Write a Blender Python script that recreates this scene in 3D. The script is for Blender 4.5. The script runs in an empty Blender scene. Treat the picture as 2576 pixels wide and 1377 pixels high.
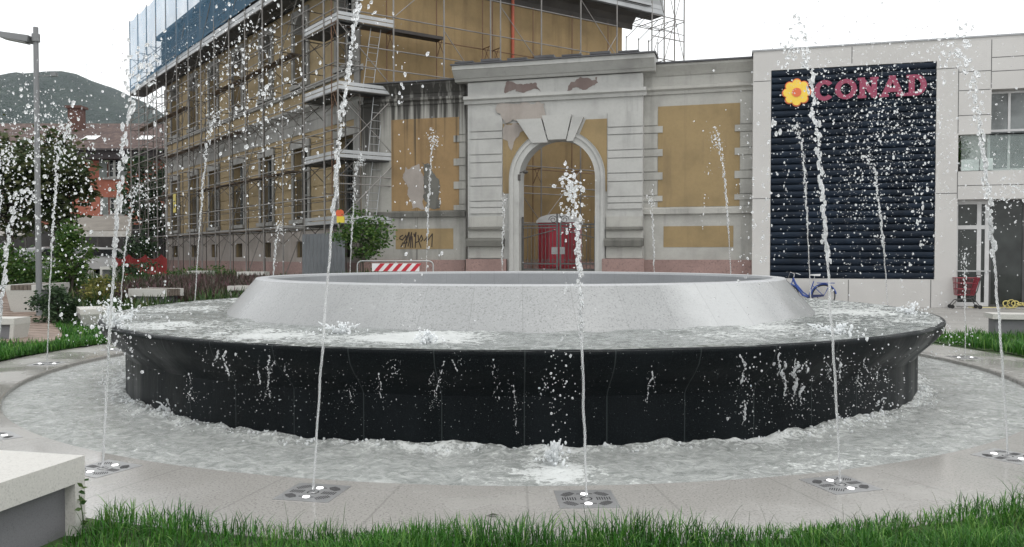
import bpy, bmesh, math, random
import numpy as np
from mathutils import Vector, Matrix
random.seed(7); rng = np.random.default_rng(7)
scene = bpy.context.scene
COL = scene.collection
R = math.radians
# ---------------------------------------------------------------- camera
F = 2022.0; PITCH = R(1.23); CH = 1.6
cam = bpy.data.cameras.new('camera'); camo = bpy.data.objects.new('camera', cam); COL.objects.link(camo)
cam.sensor_width = 36; cam.lens = 36*F/2576; cam.clip_end = 6000; cam.clip_start = .05
camo.location = (0, 0, CH); camo.rotation_euler = (R(90)-PITCH, 0, 0)
scene.camera = camo
fw = np.array([0, math.cos(PITCH), -math.sin(PITCH)]); upv = np.array([0, math.sin(PITCH), math.cos(PITCH)])
def ray(x, y):
    return fw + np.array([1., 0, 0])*((x-1288)/F) + upv*((688.5-y)/F)
def P(x, y, Y):
    d = ray(x, y); t = Y/d[1]
    return np.array([d[0]*t, Y, CH+d[2]*t])
def PZ(x, y, z=0.):
    d = ray(x, y); t = (z-CH)/d[2]
    return np.array([d[0]*t, d[1]*t, z])
# ---------------------------------------------------------------- noise
def _h(ix, iy, iz):
    n = (ix*374761393 + iy*668265263 + iz*2147483647*3 + 1013904223) & 0xffffffff
    n = ((n ^ (n >> 13))*1274126177) & 0xffffffff
    return ((n ^ (n >> 16)) & 0xffff)/65535.0
def vnoise(x, y, z=0.):
    x, y, z = np.broadcast_arrays(np.asarray(x, float), np.asarray(y, float), np.asarray(z, float))
    xi, yi, zi = np.floor(x).astype(np.int64), np.floor(y).astype(np.int64), np.floor(z).astype(np.int64)
    a, b, c = x-xi, y-yi, z-zi
    a, b, c = a*a*(3-2*a), b*b*(3-2*b), c*c*(3-2*c)
    r = 0
    for i in (0, 1):
        for j in (0, 1):
            for k in (0, 1):
                r = r + _h(xi+i, yi+j, zi+k)*(a if i else 1-a)*(b if j else 1-b)*(c if k else 1-c)
    return r
def fbm(x, y, z=0., o=4):
    r = 0; s = 0; am = 1.
    for k in range(o):
        r = r + am*vnoise(np.asarray(x)*2**k+17.3*k, np.asarray(y)*2**k-9.1*k, np.asarray(z)*2**k); s += am; am *= .5
    return r/s
def sstep(a, b, x):
    t = np.clip((np.asarray(x, float)-a)/(b-a), 0, 1); return t*t*(3-2*t)
def ground_z(X, Y):
    return .62*sstep(15.5, 27, Y)*(1-sstep(4.5, 8.0, X))
# ---------------------------------------------------------------- mesh collector
def unit(v):
    v = np.asarray(v, float); return v/np.linalg.norm(v)
_ico = {}
def ico(sub):
    if sub not in _ico:
        bm = bmesh.new(); bmesh.ops.create_icosphere(bm, subdivisions=sub, radius=1)
        bm.verts.ensure_lookup_table()
        _ico[sub] = (np.array([v.co[:] for v in bm.verts]), np.array([[v.index for v in f.verts] for f in bm.faces])); bm.free()
    return _ico[sub]
class MB:
    def __init__(s): s.v = []; s.f = []; s.n = 0; s.sm = False
    def add(s, vs, fs):
        vs = np.asarray(vs, float).reshape(-1, 3); b = s.n
        s.v.append(vs); s.n += len(vs)
        s.f.extend([tuple(int(i)+b for i in f) for f in fs]); return s
    def box(s, c, size, rz=0., ax=None):
        c = np.asarray(c, float); hx, hy, hz = [q/2 for q in size]
        if ax is None:
            ca, sa = math.cos(rz), math.sin(rz); ax = (np.array([ca, sa, 0]), np.array([-sa, ca, 0]), np.array([0, 0, 1.]))
        vs = [c+ax[0]*hx*i+ax[1]*hy*j+ax[2]*hz*k for k in (-1, 1) for j in (-1, 1) for i in (-1, 1)]
        return s.add(vs, [(0, 2, 3, 1), (4, 5, 7, 6), (0, 1, 5, 4), (2, 6, 7, 3), (0, 4, 6, 2), (1, 3, 7, 5)])
    def bar(s, a, b, w, t, up=(0, 0, 1)):
        a, b = np.asarray(a, float), np.asarray(b, float); L = np.linalg.norm(b-a); d = (b-a)/L
        x = np.cross(d, up); x = x/np.linalg.norm(x) if np.linalg.norm(x) > 1e-6 else np.array([1., 0, 0]); z = np.cross(x, d)
        return s.box((a+b)/2, (L, w, t), ax=(d, x, z))
    def hexa(s, b4, t4):
        return s.add(list(b4)+list(t4), [(3, 2, 1, 0), (4, 5, 6, 7), (0, 1, 5, 4), (1, 2, 6, 5), (2, 3, 7, 6), (3, 0, 4, 7)])
    def tube(s, pts, r, n=8, cap=True):
        pts = [np.asarray(p, float) for p in pts]; rr = r if hasattr(r, '__len__') else [r]*len(pts)
        vs = []; ref = None
        for i, p in enumerate(pts):
            d = unit(pts[min(i+1, len(pts)-1)]-pts[max(i-1, 0)])
            if ref is None: ref = np.array([0, 0, 1.]) if abs(d[2]) < .9 else np.array([1., 0, 0])
            x = unit(np.cross(d, ref)); y = np.cross(d, x); ref = unit(np.cross(x, d)) if abs(np.dot(np.cross(x, d), np.cross(x, d))) > 0 else ref
            for k in range(n):
                a = 2*math.pi*k/n; vs.append(p+rr[i]*(math.cos(a)*x+math.sin(a)*y))
        fs = [(i*n+k, i*n+(k+1) % n, (i+1)*n+(k+1) % n, (i+1)*n+k) for i in range(len(pts)-1) for k in range(n)]
        if cap: fs += [tuple(range(n))[::-1], tuple((len(pts)-1)*n+k for k in range(n))]
        return s.add(vs, fs)
    def ball(s, c, r, sub=1, rough=0., M=None):
        v, f = ico(sub); rr = np.asarray(r, float)*np.ones(3); w = v*rr
        if rough:
            o = rng.uniform(0, 50, 3); w = w*(1+rough*(2*vnoise(v[:, 0]*1.7+o[0], v[:, 1]*1.7+o[1], v[:, 2]*1.7+o[2])-1))[:, None]
        if M is not None: w = w@M.T
        return s.add(w+np.asarray(c), f)
    def lathe(s, prof, n=64, c=(0, 0), a0=0., a1=2*math.pi):
        full = abs(a1-a0-2*math.pi) < 1e-6; m = n if full else n+1; vs = []
        for r, z in prof:
            for k in range(m):
                a = a0+(a1-a0)*k/n; vs.append((c[0]+r*math.sin(a), c[1]-r*math.cos(a), z))
        fs = []
        for i in range(len(prof)-1):
            for k in range(n):
                k2 = (k+1) % m
                fs.append((i*m+k, i*m+k2, (i+1)*m+k2, (i+1)*m+k))
        return s.add(vs, fs)
    def prism(s, poly, a, b, ext):        # polygon in axes a, b (3-vectors), extruded by ext
        pts = [np.asarray(q[0])*0+q for q in poly]
        n = len(pts); e = np.asarray(ext, float)
        vs = [p for p in pts]+[p+e for p in pts]
        return s.add(vs, [tuple(range(n))[::-1], tuple(range(n, 2*n))]+[(i, (i+1) % n, n+(i+1) % n, n+i) for i in range(n)])
    def build(s, name, mat, parent=None, base=(0, 0, 0), smooth=False, norm=True, attr=None):
        me = bpy.data.meshes.new(name); V = np.concatenate(s.v)-np.asarray(base, float)
        me.from_pydata(V.tolist(), [], s.f); me.validate()
        if norm:
            bm = bmesh.new(); bm.from_mesh(me); bmesh.ops.recalc_face_normals(bm, faces=bm.faces); bm.to_mesh(me); bm.free()
        if smooth: me.polygons.foreach_set('use_smooth', [True]*len(me.polygons))
        if attr is not None:
            for nm, arr in attr.items():
                at = me.attributes.new(nm, 'FLOAT', 'POINT'); at.data.foreach_set('value', np.asarray(arr, np.float32))
        me.materials.append(mat); me.update()
        o = bpy.data.objects.new(name, me); COL.objects.link(o)
        if parent is not None: o.parent = parent
        else: o.location = base
        return o
def tag(o, label=None, cat=None, group=None, kind=None):
    if label: o['label'] = label
    if cat: o['category'] = cat
    if group: o['group'] = group
    if kind: o['kind'] = kind
    return o
class Thing:
    def __init__(s, name, label, cat, base, group=None):
        s.base = np.asarray(base, float); s.o = bpy.data.objects.new(name, None); COL.objects.link(s.o)
        s.o.location = s.base; s.o.empty_display_size = .2; tag(s.o, label, cat, group)
    def part(s, name, mb, mat, parent=None, label=None, smooth=False, kind=None, norm=True):
        o = mb.build(name, mat, parent or s.o, s.base, smooth, norm); tag(o, label, kind=kind); return o
def copy_part(o, off, parent=None):
    c = o.copy(); COL.objects.link(c); c.parent = parent or o.parent; c.location = Vector(o.location)+Vector(off)
    for ch in o.children:
        d = ch.copy(); COL.objects.link(d); d.parent = c
    return c
def copy_tree(o, loc, rz, label):
    c = o.copy(); COL.objects.link(c); c.location = loc; c.rotation_euler = (0, 0, rz); c['label'] = label
    for ch in o.children:
        d = ch.copy(); COL.objects.link(d); d.parent = c
        for g in ch.children:
            e = g.copy(); COL.objects.link(e); e.parent = d
    return c
class Fr:                                   # a vertical facade frame
    def __init__(s, O, u, n):
        s.O = np.array([O[0], O[1], 0.]); s.u = unit([u[0], u[1], 0]); s.n = unit([n[0], n[1], 0])
    def W(s, a, z, d=0.): return s.O+s.u*a+s.n*d+np.array([0, 0, z])
    def px(s, x, y, d=0.):
        r = ray(x, y); q = s.O+s.n*d-np.array([0, 0, CH])*0
        t = np.dot(q-np.array([0, 0, 0]), s.n)/np.dot(r, s.n); p = r*t
        return float(np.dot(p-s.O, s.u)), float(CH+p[2])
    def S(s, x, d=0., y=640): return s.px(x, y, d)[0]
    def Z(s, x, y, d=0.): return s.px(x, y, d)[1]
    def box(s, M, a0, a1, z0, z1, d0, d1):
        b = [s.W(a0, z0, d0), s.W(a1, z0, d0), s.W(a1, z0, d1), s.W(a0, z0, d1)]
        t = [s.W(a0, z1, d0), s.W(a1, z1, d0), s.W(a1, z1, d1), s.W(a0, z1, d1)]
        return M.hexa(b, t)
    def slab(s, M, poly, d0, d1):
        return M.prism([s.W(a, z, d0) for a, z in poly], None, None, s.n*(d1-d0))
    def mould(s, M, a0, a1, prof):
        return M.prism([s.W(a0, z, d) for d, z in prof], None, None, s.u*(a1-a0))
    def holes(s, M, a0, a1, z0, z1, hs, d0, d1):      # wall front at d1 with rectangular openings, reveals back to d0
        A = sorted({a0, a1, *[h[0] for h in hs], *[h[1] for h in hs]}); Zs = sorted({z0, z1, *[h[2] for h in hs], *[h[3] for h in hs]})
        for i in range(len(A)-1):
            for j in range(len(Zs)-1):
                ca, cz = (A[i]+A[i+1])/2, (Zs[j]+Zs[j+1])/2
                if any(h[0] < ca < h[1] and h[2] < cz < h[3] for h in hs): continue
                M.add([s.W(A[i], Zs[j], d1), s.W(A[i+1], Zs[j], d1), s.W(A[i+1], Zs[j+1], d1), s.W(A[i], Zs[j+1], d1)], [(0, 1, 2, 3)])
        for h in hs:
            c = [(h[0], h[2]), (h[1], h[2]), (h[1], h[3]), (h[0], h[3])]
            for k in range(4):
                p, q = c[k], c[(k+1) % 4]
                M.add([s.W(*p, d1), s.W(*q, d1), s.W(*q, d0), s.W(*p, d0)], [(0, 1, 2, 3)])
        c = [(a0, z0), (a1, z0), (a1, z1), (a0, z1)]
        for k in range(4):
            p, q = c[k], c[(k+1) % 4]
            M.add([s.W(*p, d1), s.W(*q, d1), s.W(*q, d0), s.W(*p, d0)], [(0, 1, 2, 3)])
    def ribbon(s, M, pts, w, d):
        for (p, q) in zip(pts[:-1], pts[1:]):
            p, q = np.array(p), np.array(q); t = unit(q-p) if np.linalg.norm(q-p) > 1e-6 else np.array([1, 0]); nn = np.array([-t[1], t[0]])*w/2; e = t*w*.3
            s.slab(M, [tuple(p-e-nn), tuple(q+e-nn), tuple(q+e+nn), tuple(p-e+nn)], d, d+.002)
# ---------------------------------------------------------------- materials
class NT:
    def __init__(s, name):
        s.m = bpy.data.materials.new(name); s.m.use_nodes = True; s.t = s.m.node_tree; s.b = s.t.nodes['Principled BSDF']; s.out = s.t.nodes['Material Output']
    def n(s, typ, ins=None, **kw):
        nd = s.t.nodes.new('ShaderNode'+typ)
        for k, v in kw.items(): setattr(nd, k, v)
        for k, v in (ins or {}).items(): s.set(nd, k, v)
        return nd
    def set(s, nd, k, v):
        i = nd.inputs[k]
        if isinstance(v, bpy.types.NodeSocket): s.t.links.new(v, i)
        elif hasattr(v, '__len__') and len(v) == 3 and i.type == 'RGBA': i.default_value = (*v, 1)
        else: i.default_value = v
    def noise(s, sc, det=4., vec=None, rough=.55, dist=0.):
        nd = s.n('TexNoise', {'Scale': sc, 'Detail': det, 'Roughness': rough, 'Distortion': dist}); s.set(nd, 'Vector', vec if vec is not None else s.obj()); return nd.outputs['Fac']
    def obj(s):
        if not hasattr(s, '_o'): s._o = s.n('TexCoord').outputs['Object']
        return s._o
    def pos(s):
        if not hasattr(s, '_p'): s._p = s.n('NewGeometry').outputs['Position']
        return s._p
    def mapv(s, v, scale=(1, 1, 1), rot=(0, 0, 0), loc=(0, 0, 0)):
        return s.n('Mapping', {'Vector': v, 'Scale': scale, 'Rotation': rot, 'Location': loc}).outputs[0]
    def ramp(s, f, stops):
        nd = s.n('ValToRGB', {'Fac': f}); e = nd.color_ramp.elements
        while len(e) < len(stops): e.new(.5)
        for q, (p, c) in zip(e, stops): q.position = p; q.color = (*c, 1) if hasattr(c, '__len__') else (c, c, c, 1)
        return nd.outputs[0]
    def mix(s, f, a, b):
        nd = s.n('Mix', data_type='RGBA'); s.set(nd, 'Factor', f)
        for k, v in ((6, a), (7, b)):
            if isinstance(v, bpy.types.NodeSocket): s.t.links.new(v, nd.inputs[k])
            else: nd.inputs[k].default_value = (*v, 1)
        return nd.outputs[2]
    def math(s, op, a, b=0., clamp=False):
        nd = s.n('Math', operation=op, use_clamp=clamp)
        for i, v in ((0, a), (1, b)):
            if isinstance(v, bpy.types.NodeSocket): s.t.links.new(v, nd.inputs[i])
            else: nd.inputs[i].default_value = v
        return nd.outputs[0]
    def mr(s, v, a, b, c=0., d=1.):
        return s.n('MapRange', {'Value': v, 'From Min': a, 'From Max': b, 'To Min': c, 'To Max': d}).outputs[0]
    def bump(s, h, st, dist=.01):
        s.set(s.b, 'Normal', s.n('Bump', {'Height': h, 'Strength': st, 'Distance': dist}).outputs[0])
    def fin(s, col=None, rough=None, **kw):
        if col is not None: s.set(s.b, 'Base Color', col)
        if rough is not None: s.set(s.b, 'Roughness', rough)
        for k, v in kw.items(): s.set(s.b, k.replace('_', ' '), v)
        return s.m
def plain(name, col, rough=.6, var=.25, sc=3., metal=0., bump=0., bsc=40.):
    m = NT(name); c = np.array(col)
    f = m.ramp(m.noise(sc, 5), [(.3, tuple(c*(1-var))), (.7, tuple(np.minimum(c*(1+var*.6), .9)))])
    if bump: m.bump(m.noise(bsc, 3), bump, .01)
    return m.fin(f, rough, Metallic=metal)
def granite(name, col, spk=.45, sc=110., rough=.5, joints=None, wet=0., big=.12, panels=0., dry=None):
    m = NT(name); c = np.array(col); p = m.pos()
    n1 = m.noise(sc, 2, p, .7); n2 = m.noise(sc*.45, 3, p)
    f = m.ramp(n1, [(.33, tuple(c*(1-spk))), (.45, tuple(c)), (.6, tuple(c)), (.72, tuple(np.minimum(c*(1+spk*.5), .95)))])
    f = m.mix(m.mr(n2, .3, .7, 0, .35), f, tuple(c*.8))
    lg = m.noise(.7, 4, p)
    f = m.mix(m.mr(lg, .35, .7, 0, big*2), f, tuple(c*.6))
    if joints:
        q = m.mapv(p, loc=(-CX, -CY, 0)); sp = m.n('SeparateXYZ', {0: q})
        ang = m.math('ARCTAN2', sp.outputs[0], m.math('MULTIPLY', sp.outputs[1], -1))
        k = m.math('MULTIPLY', ang, joints/(2*math.pi)); k = m.math('ADD', k, 100.02)
        fr = m.math('FRACT', k); dd = m.math('MINIMUM', fr, m.math('SUBTRACT', 1., fr))
        line = m.mr(dd, .004, .012, 1., 0.)
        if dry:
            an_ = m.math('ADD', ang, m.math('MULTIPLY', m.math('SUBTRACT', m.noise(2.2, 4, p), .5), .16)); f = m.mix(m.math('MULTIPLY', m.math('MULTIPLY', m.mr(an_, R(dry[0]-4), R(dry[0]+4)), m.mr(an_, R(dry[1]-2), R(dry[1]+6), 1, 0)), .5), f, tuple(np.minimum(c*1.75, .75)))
        if panels:
            cell = m.n('TexWhiteNoise', {'W': m.math('FLOOR', k)}, noise_dimensions='1D').outputs[0]
            f = m.mix(m.math('MULTIPLY', cell, panels), f, tuple(c*.62))
        f = m.mix(m.math('MULTIPLY', line, .3), f, tuple(c*.35))
    rg = m.mr(m.noise(.9, 4, p), .4, .62, max(rough-wet, .08), rough)
    m.bump(n1, .15, .003)
    return m.fin(f, rg)
CX, CY = .12, 12.3
# ---------------------------------------------------------------- materials list
m_paving = granite('paving_granite', (.345, .335, .315), .6, 62, .36, joints=48, wet=.3, big=.1)
m_conc = granite('bench_concrete', (.52, .51, .48), .3, 90, .6, big=.08)
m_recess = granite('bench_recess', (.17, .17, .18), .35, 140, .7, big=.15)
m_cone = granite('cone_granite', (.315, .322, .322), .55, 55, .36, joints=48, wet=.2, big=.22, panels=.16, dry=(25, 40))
m_rim = granite('rim_granite', (.42, .43, .44), .3, 90, .45, joints=48)
m_inner = granite('inner_granite', (.27, .28, .29), .3, 90, .5, joints=48, big=.3)
m_slats = plain('grey_wood', (.14, .115, .095), .7, .3, 8, bump=.2)
def mk_drum():
    m = NT('drum_stone'); p = m.pos()
    n1 = m.noise(95, 2, p, .75)
    st = m.noise(1., 4, m.mapv(p, (2.2, 2.2, .25)))
    c = m.ramp(n1, [(.35, (.0012, .002, .003)), (.55, (.003, .005, .006)), (.75, (.018, .022, .024))])
    c = m.mix(m.mr(st, .45, .72, 0, .6), c, (.008, .011, .013))
    q = m.mapv(p, loc=(-CX, -CY, 0)); sp = m.n('SeparateXYZ', {0: q})
    ang = m.math('ARCTAN2', sp.outputs[0], m.math('MULTIPLY', sp.outputs[1], -1))
    fr = m.math('FRACT', m.math('ADD', m.math('MULTIPLY', ang, 48/(2*math.pi)), 100.02))
    dd = m.math('MINIMUM', fr, m.math('SUBTRACT', 1., fr))
    c = m.mix(m.mr(dd, .003, .009, .45, 0), c, (.06, .07, .07))
    m.bump(m.noise(14, 4, m.mapv(p, (1, 1, .4))), .25, .01)
    return m.fin(c, m.mr(st, .35, .65, .3, .55), Specular_IOR_Level=.10)
m_drum = mk_drum()
def mk_water(name, deep, clear, bst=.7, bd=.035, foamcol=(.62, .64, .63)):
    m = NT(name); p = m.pos()
    at = m.n('Attribute', attribute_name='foam').outputs['Fac']
    pw = m.mapv(p, (1, 1, 1))
    n1 = m.noise(8, 7, pw, .66, 1.4); n2 = m.noise(34, 5, pw, .65)
    f = m.math('ADD', at, m.math('MULTIPLY', m.math('SUBTRACT', n1, .5), 1.5))
    f = m.math('ADD', f, m.math('MULTIPLY', m.math('SUBTRACT', n2, .5), 1.1))
    fm = m.mr(f, .42, .72, 0, 1)
    c = m.mix(m.mr(n1, .35, .65), deep, clear)
    c = m.mix(fm, c, foamcol)
    h = m.math('ADD', m.math('MULTIPLY', n1, .7), m.math('MULTIPLY', n2, .3))
    m.bump(h, bst, bd)
    return m.fin(c, m.mr(fm, 0, 1, .06, .5), IOR=1.33)
m_pool = mk_water('pool_water', (.24, .255, .245), (.47, .485, .47))
m_basin = mk_water('basin_water', (.11, .125, .115), (.40, .42, .41), bst=1., bd=.07)
def mk_drop(name, fac):
    m = NT(name); m.fin((1, 1, 1), .02, Transmission_Weight=1., IOR=1.33)
    df = m.n('BsdfDiffuse', {'Color': (.95, .97, .98)}); tr = m.n('BsdfTranslucent', {'Color': (.95, .97, .98)})
    ms = m.n('MixShader', {'Fac': .5}); m.t.links.new(df.outputs[0], ms.inputs[1]); m.t.links.new(tr.outputs[0], ms.inputs[2])
    m2 = m.n('MixShader', {'Fac': fac}); m.t.links.new(m.b.outputs[0], m2.inputs[1]); m.t.links.new(ms.outputs[0], m2.inputs[2])
    m.t.links.new(m2.outputs[0], m.out.inputs['Surface']); return m.m
m_drop = mk_drop('water_drop', .34); m_froth = mk_drop('water_froth', .72); m_stream = mk_drop('water_stream', .2)
def mk_soil():
    m = NT('turf_soil'); p = m.pos()
    return m.fin(m.ramp(m.noise(5, 5, p), [(.3, (.012, .03, .008)), (.55, (.03, .06, .012)), (.75, (.05, .075, .02))]), .9)
m_soil = mk_soil()
# ---------------------------------------------------------------- ground
def mk_ground():
    m = NT('ground_mix'); p = m.pos()
    base = m.ramp(m.noise(1.3, 6, p), [(.3, (.27, .26, .245)), (.7, (.36, .35, .33))])
    spk = m.ramp(m.noise(60, 2, p), [(.4, (.2, .2, .19)), (.6, (.42, .41, .39))])
    c = m.mix(.25, base, spk)
    br = m.n('TexBrick', {'Vector': m.mapv(p, rot=(0, 0, .27)), 'Color1': (1, 1, 1), 'Color2': (.86, .86, .86), 'Mortar': (.45, .45, .45), 'Scale': 1.2, 'Mortar Size': .008, 'Brick Width': 1., 'Row Height': .6})
    c2 = m.n('Mix', data_type='RGBA', blend_type='MULTIPLY'); m.set(c2, 'Factor', .8); m.t.links.new(c, c2.inputs[6]); m.t.links.new(br.outputs[0], c2.inputs[7])
    m.bump(m.noise(40, 3, p), .2, .005)
    return m.fin(c2.outputs[2], .6)
m_ground = mk_ground()
def grid_sheet(name, xs, ys, zf, mat, kind='structure', keep=None):
    X, Y = np.meshgrid(xs, ys); Z = zf(X, Y); nx = len(xs)
    M = MB(); fs = []
    for j in range(len(ys)-1):
        for i in range(nx-1):
            if keep is None or keep((xs[i]+xs[i+1])/2, (ys[j]+ys[j+1])/2): fs.append((j*nx+i, j*nx+i+1, (j+1)*nx+i+1, (j+1)*nx+i))
    M.add(np.stack([X, Y, Z], -1), fs)
    return tag(M.build(name, mat, norm=False, smooth=True), kind=kind)
def nonlin(a, b, n, p=1.):
    return a+(b-a)*np.linspace(0, 1, n)**p
xs = np.concatenate([[-900, -300, -120], np.linspace(-60, 60, 121), [120, 300, 900]])
ys = np.concatenate([[-30, -10], np.linspace(-4, 64, 137), [80, 120, 300, 1500]])
# the ground stops under the paving ring and the pool: it lies 12 cm lower there
def gz(X, Y):
    r = np.hypot(X-CX, Y-CY)
    return np.where(r < 8.0, -.35, ground_z(X, Y)-.004)
grid_sheet('ground', xs, ys, gz, m_ground)
M = MB(); M.lathe([(7.9, -.4), (7.9, .0), (6.735, .0), (6.72, -.012), (6.72, -.4)], 240, (CX, CY)); tag(M.build('paving_ring', m_paving), kind='structure')
M = MB(); M.lathe([(7.902, -.004), (7.95, .004), (9.3, .004), (9.3, -.3)], 240, (CX, CY)); tag(M.build('verge', m_soil, norm=False), kind='structure')
M = MB(); M.lathe([(6.73, -.16), (.5, -.16)], 120, (CX, CY)); tag(M.build('pool_floor', m_paving), kind='structure')
# planted soil: front strip, left and right lawns, garden bed
def soil_patch(name, poly_fn, x0, x1, y0, y1, st=.15, lift=.03):
    grid_sheet(name, np.arange(x0, x1+st, st), np.arange(y0, y1+st, st), lambda X, Y: np.where(np.hypot(X-CX, Y-CY) < 8.3, 0, ground_z(X, Y))+lift+.05*(fbm(X*1.2, Y*1.2)-.5), m_soil, keep=poly_fn)
rad = lambda x, y: math.hypot(x-CX, y-CY)
front_ok = lambda x, y: rad(x, y) > 8.05 and y < 5.6 and not (x < -2.35 and y > 3.0 and x < -2.35-0*(y))
left_ok = lambda x, y: rad(x, y) > 7.95 and x < -3.0 and y > 9.2 and not (path_in(x, y))
right_ok = lambda x, y: rad(x, y) > 8.0 and x > 6.9 and 12.0 < y < 16.2 and x < 12.5
PY, PX = [14.5, 15.5, 16.6, 18, 20, 26], [-8.9, -9.3, -10.0, -11.0, -12.6, -17.]
def path_in(x, y, m_=0.):
    cx = np.interp(y, PY, PX)
    return abs(x-cx) < .62+m_ and 14.4 < y < 26
bed_ok = lambda x, y: left_ok(x, y) and y < 34 and x < -1.5-0.0*y and (x < 1.5)
soil_patch('front_turf', front_ok, -6, 6, 2.2, 5.7)
soil_patch('garden_bed', lambda x, y: left_ok(x, y) and y < 33 and x > -24 and (y < 30-.6*(x+10) if x > -10 else True), -24, -2.9, 9.3, 33, .25)
soil_patch('side_turf', right_ok, 6.9, 12.5, 12, 16.2)
# path of timber boards
M = MB(); yy = 14.5
while yy < 25.6:
    cx = float(np.interp(yy, PY, PX))
    M.box((cx, yy, ground_z(cx, yy)+.045), (1.15, .27, .05), rz=.3+random.uniform(-.01, .01)); yy += .29
tag(M.build('path', plain('path_boards', (.26, .20, .165), .7, .3, 4, bump=.15, bsc=30)), kind='structure')
# ---------------------------------------------------------------- fountain
ft = Thing('fountain', 'large round fountain with black stone drum, overflowing basin and pale granite cone', 'fountain', (CX, CY, 0))
c2 = (CX, CY)
M = MB(); M.lathe([(5.45, -.2), (5.45, .2), (5.45, .405)], 288, c2); ft.part('drum', M, m_drum, smooth=True, norm=False)
M = MB(); M.lathe([(5.452, .40), (5.475, .44), (5.54, .51), (5.635, .60), (5.71, .69), (5.742, .78), (5.748, .812), (5.735, .828), (5.70, .832), (5.62, .80), (4.2, .80)], 288, c2); ft.part('basin_lip', M, m_drum, smooth=True, norm=False)
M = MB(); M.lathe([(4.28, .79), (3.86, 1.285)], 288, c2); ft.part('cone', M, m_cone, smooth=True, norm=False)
M = MB(); M.lathe([(3.86, 1.285), (3.845, 1.30), (3.70, 1.302), (3.69, 1.295), (3.685, 1.26)], 288, c2); ft.part('rim', M, m_rim, norm=False)
M = MB(); M.lathe([(3.685, 1.26), (3.68, .7), (.3, .68)], 192, c2); ft.part('inner_wall', M, m_inner, norm=False)
def blob(M, c, r, st=1., sub=1, dirv=None, rough=.35):
    # an irregular drop, stretched along dirv
    q = rng.normal(size=3); q = unit(q); A = np.eye(3)
    sc = np.array([1., 1., 1.])*r*rng.uniform(.8, 1.15, 3)
    if dirv is not None:
        d = unit(dirv); A = np.eye(3)+(st-1)*np.outer(d, d)
    M.ball(c, sc, sub, rough, A)
# ---------------------------------------------------------------- water surfaces
def annulus(name, r0, r1, nr, nt, zf, ff, mat, pr=1.):
    rr = r0+(r1-r0)*np.linspace(0, 1, nr)**pr; tt = np.linspace(0, 2*math.pi, nt, endpoint=False)
    T, RR = np.meshgrid(tt, rr); X = CX+RR*np.sin(T); Y = CY-RR*np.cos(T); Z = zf(RR, T, X, Y); A = ff(RR, T, X, Y)
    fs = [(i*nt+k, i*nt+(k+1) % nt, (i+1)*nt+(k+1) % nt, (i+1)*nt+k) for i in range(nr-1) for k in range(nt)]
    M = MB(); M.add(np.stack([X, Y, Z], -1), fs)
    return tag(M.build(name, mat, smooth=True, norm=False, attr={'foam': A.ravel()}), kind='structure')
def pz(r, t, X, Y):
    k = np.exp(-((r-5.47)/.17)**2)
    turb = .62*fbm(X*3.6, Y*3.6, 2.2, 3)+.38*fbm(X*9, Y*9, 6.2, 3)
    w = .05*(fbm(X*2.2, Y*2.2, 1.1, 5)-.5)+.02*(fbm(X*11, Y*11, 3.3, 3)-.5)
    edge = 1-sstep(6.5, 6.72, r)*.8
    return -.055+w*edge+k*np.clip(turb-.27, 0, 1)*.17
def pf(r, t, X, Y):
    k = np.exp(-((r-5.5)/.2)**2)
    back = .40*sstep(.12, .9, (1-np.cos(t))/2)
    spl = .5*np.exp(-(((X-.35)**2+(Y-6.15)**2)/.1))+.3*np.exp(-(((X-2.6)**2+(Y-6.7)**2)/.3))
    ch = fbm(X*.9, Y*.9, 5.5, 4)
    return .06+.42*k+.24*sstep(.48, .62, ch)+back+spl-.12*sstep(6.45, 6.72, r)
M = MB()
for _ in range(1500):
    t_ = rng.uniform(-1.9, 1.9); q_ = 5.47+abs(rng.normal(0, .11)); x_, y_ = CX+q_*math.sin(t_), CY-q_*math.cos(t_); z_ = float(pz(q_, t_, x_, y_))
    if vnoise(x_*3, y_*3, 4.) < .38: continue
    blob(M, (x_, y_, z_+rng.uniform(-.005, .012)), .004+.013*rng.random()**3, 1.2, 1, rng.normal(size=3), .6)
tag(M.build('pool_froth', m_froth, smooth=True, norm=False), 'bubbling froth along the foot of the black drum', 'froth', kind='stuff')
annulus('pool_water', 5.44, 6.724, 44, 1100, pz, pf, m_pool)
def bz(r, t, X, Y):
    w = .05*(fbm(X*3.4, Y*5.5, 4.1, 5)-.5)+.035*np.clip(fbm(X*1.5, Y*1.5, 9.1, 4)-.5, 0, 1)
    e = 1-sstep(5.5, 5.70, r)
    return .842+w*(.25+.75*e)-.02*sstep(5.66, 5.74, r)
def bfoam(r, t, X, Y):
    ch = fbm(X*.8+3, Y*.8, 7.7, 3)
    side = np.where(np.abs(np.sin(t)) > 0, .18*sstep(.3, .9, np.abs(np.sin(t))), 0)
    dry = np.exp(-((np.arctan2(np.sin(t-R(5)), np.cos(t-R(5))))/R(6.5))**2)
    land = 0
    for (a, rr_, s, am) in ((-28, 5.2, .4, .5), (-13, 5.0, .5, .5), (-9, 4.7, .5, .35), (22, 5.1, .5, .4), (33, 4.9, .6, .4), (-80, 5, .8, .4), (70, 5, .8, .35), (50, 5, .6, .25), (-50, 5, .6, .25)):
        land = land+am*np.exp(-(((X-CX-rr_*math.sin(R(a)))**2+(Y-CY+rr_*math.cos(R(a)))**2)/s**2))
    return .12+.30*sstep(.42, .62, ch)+side*.6+land-.5*dry-.1*sstep(5.55, 5.7, r)
annulus('basin_water', 4.2, 5.742, 36, 900, bz, bfoam, m_basin)
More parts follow.
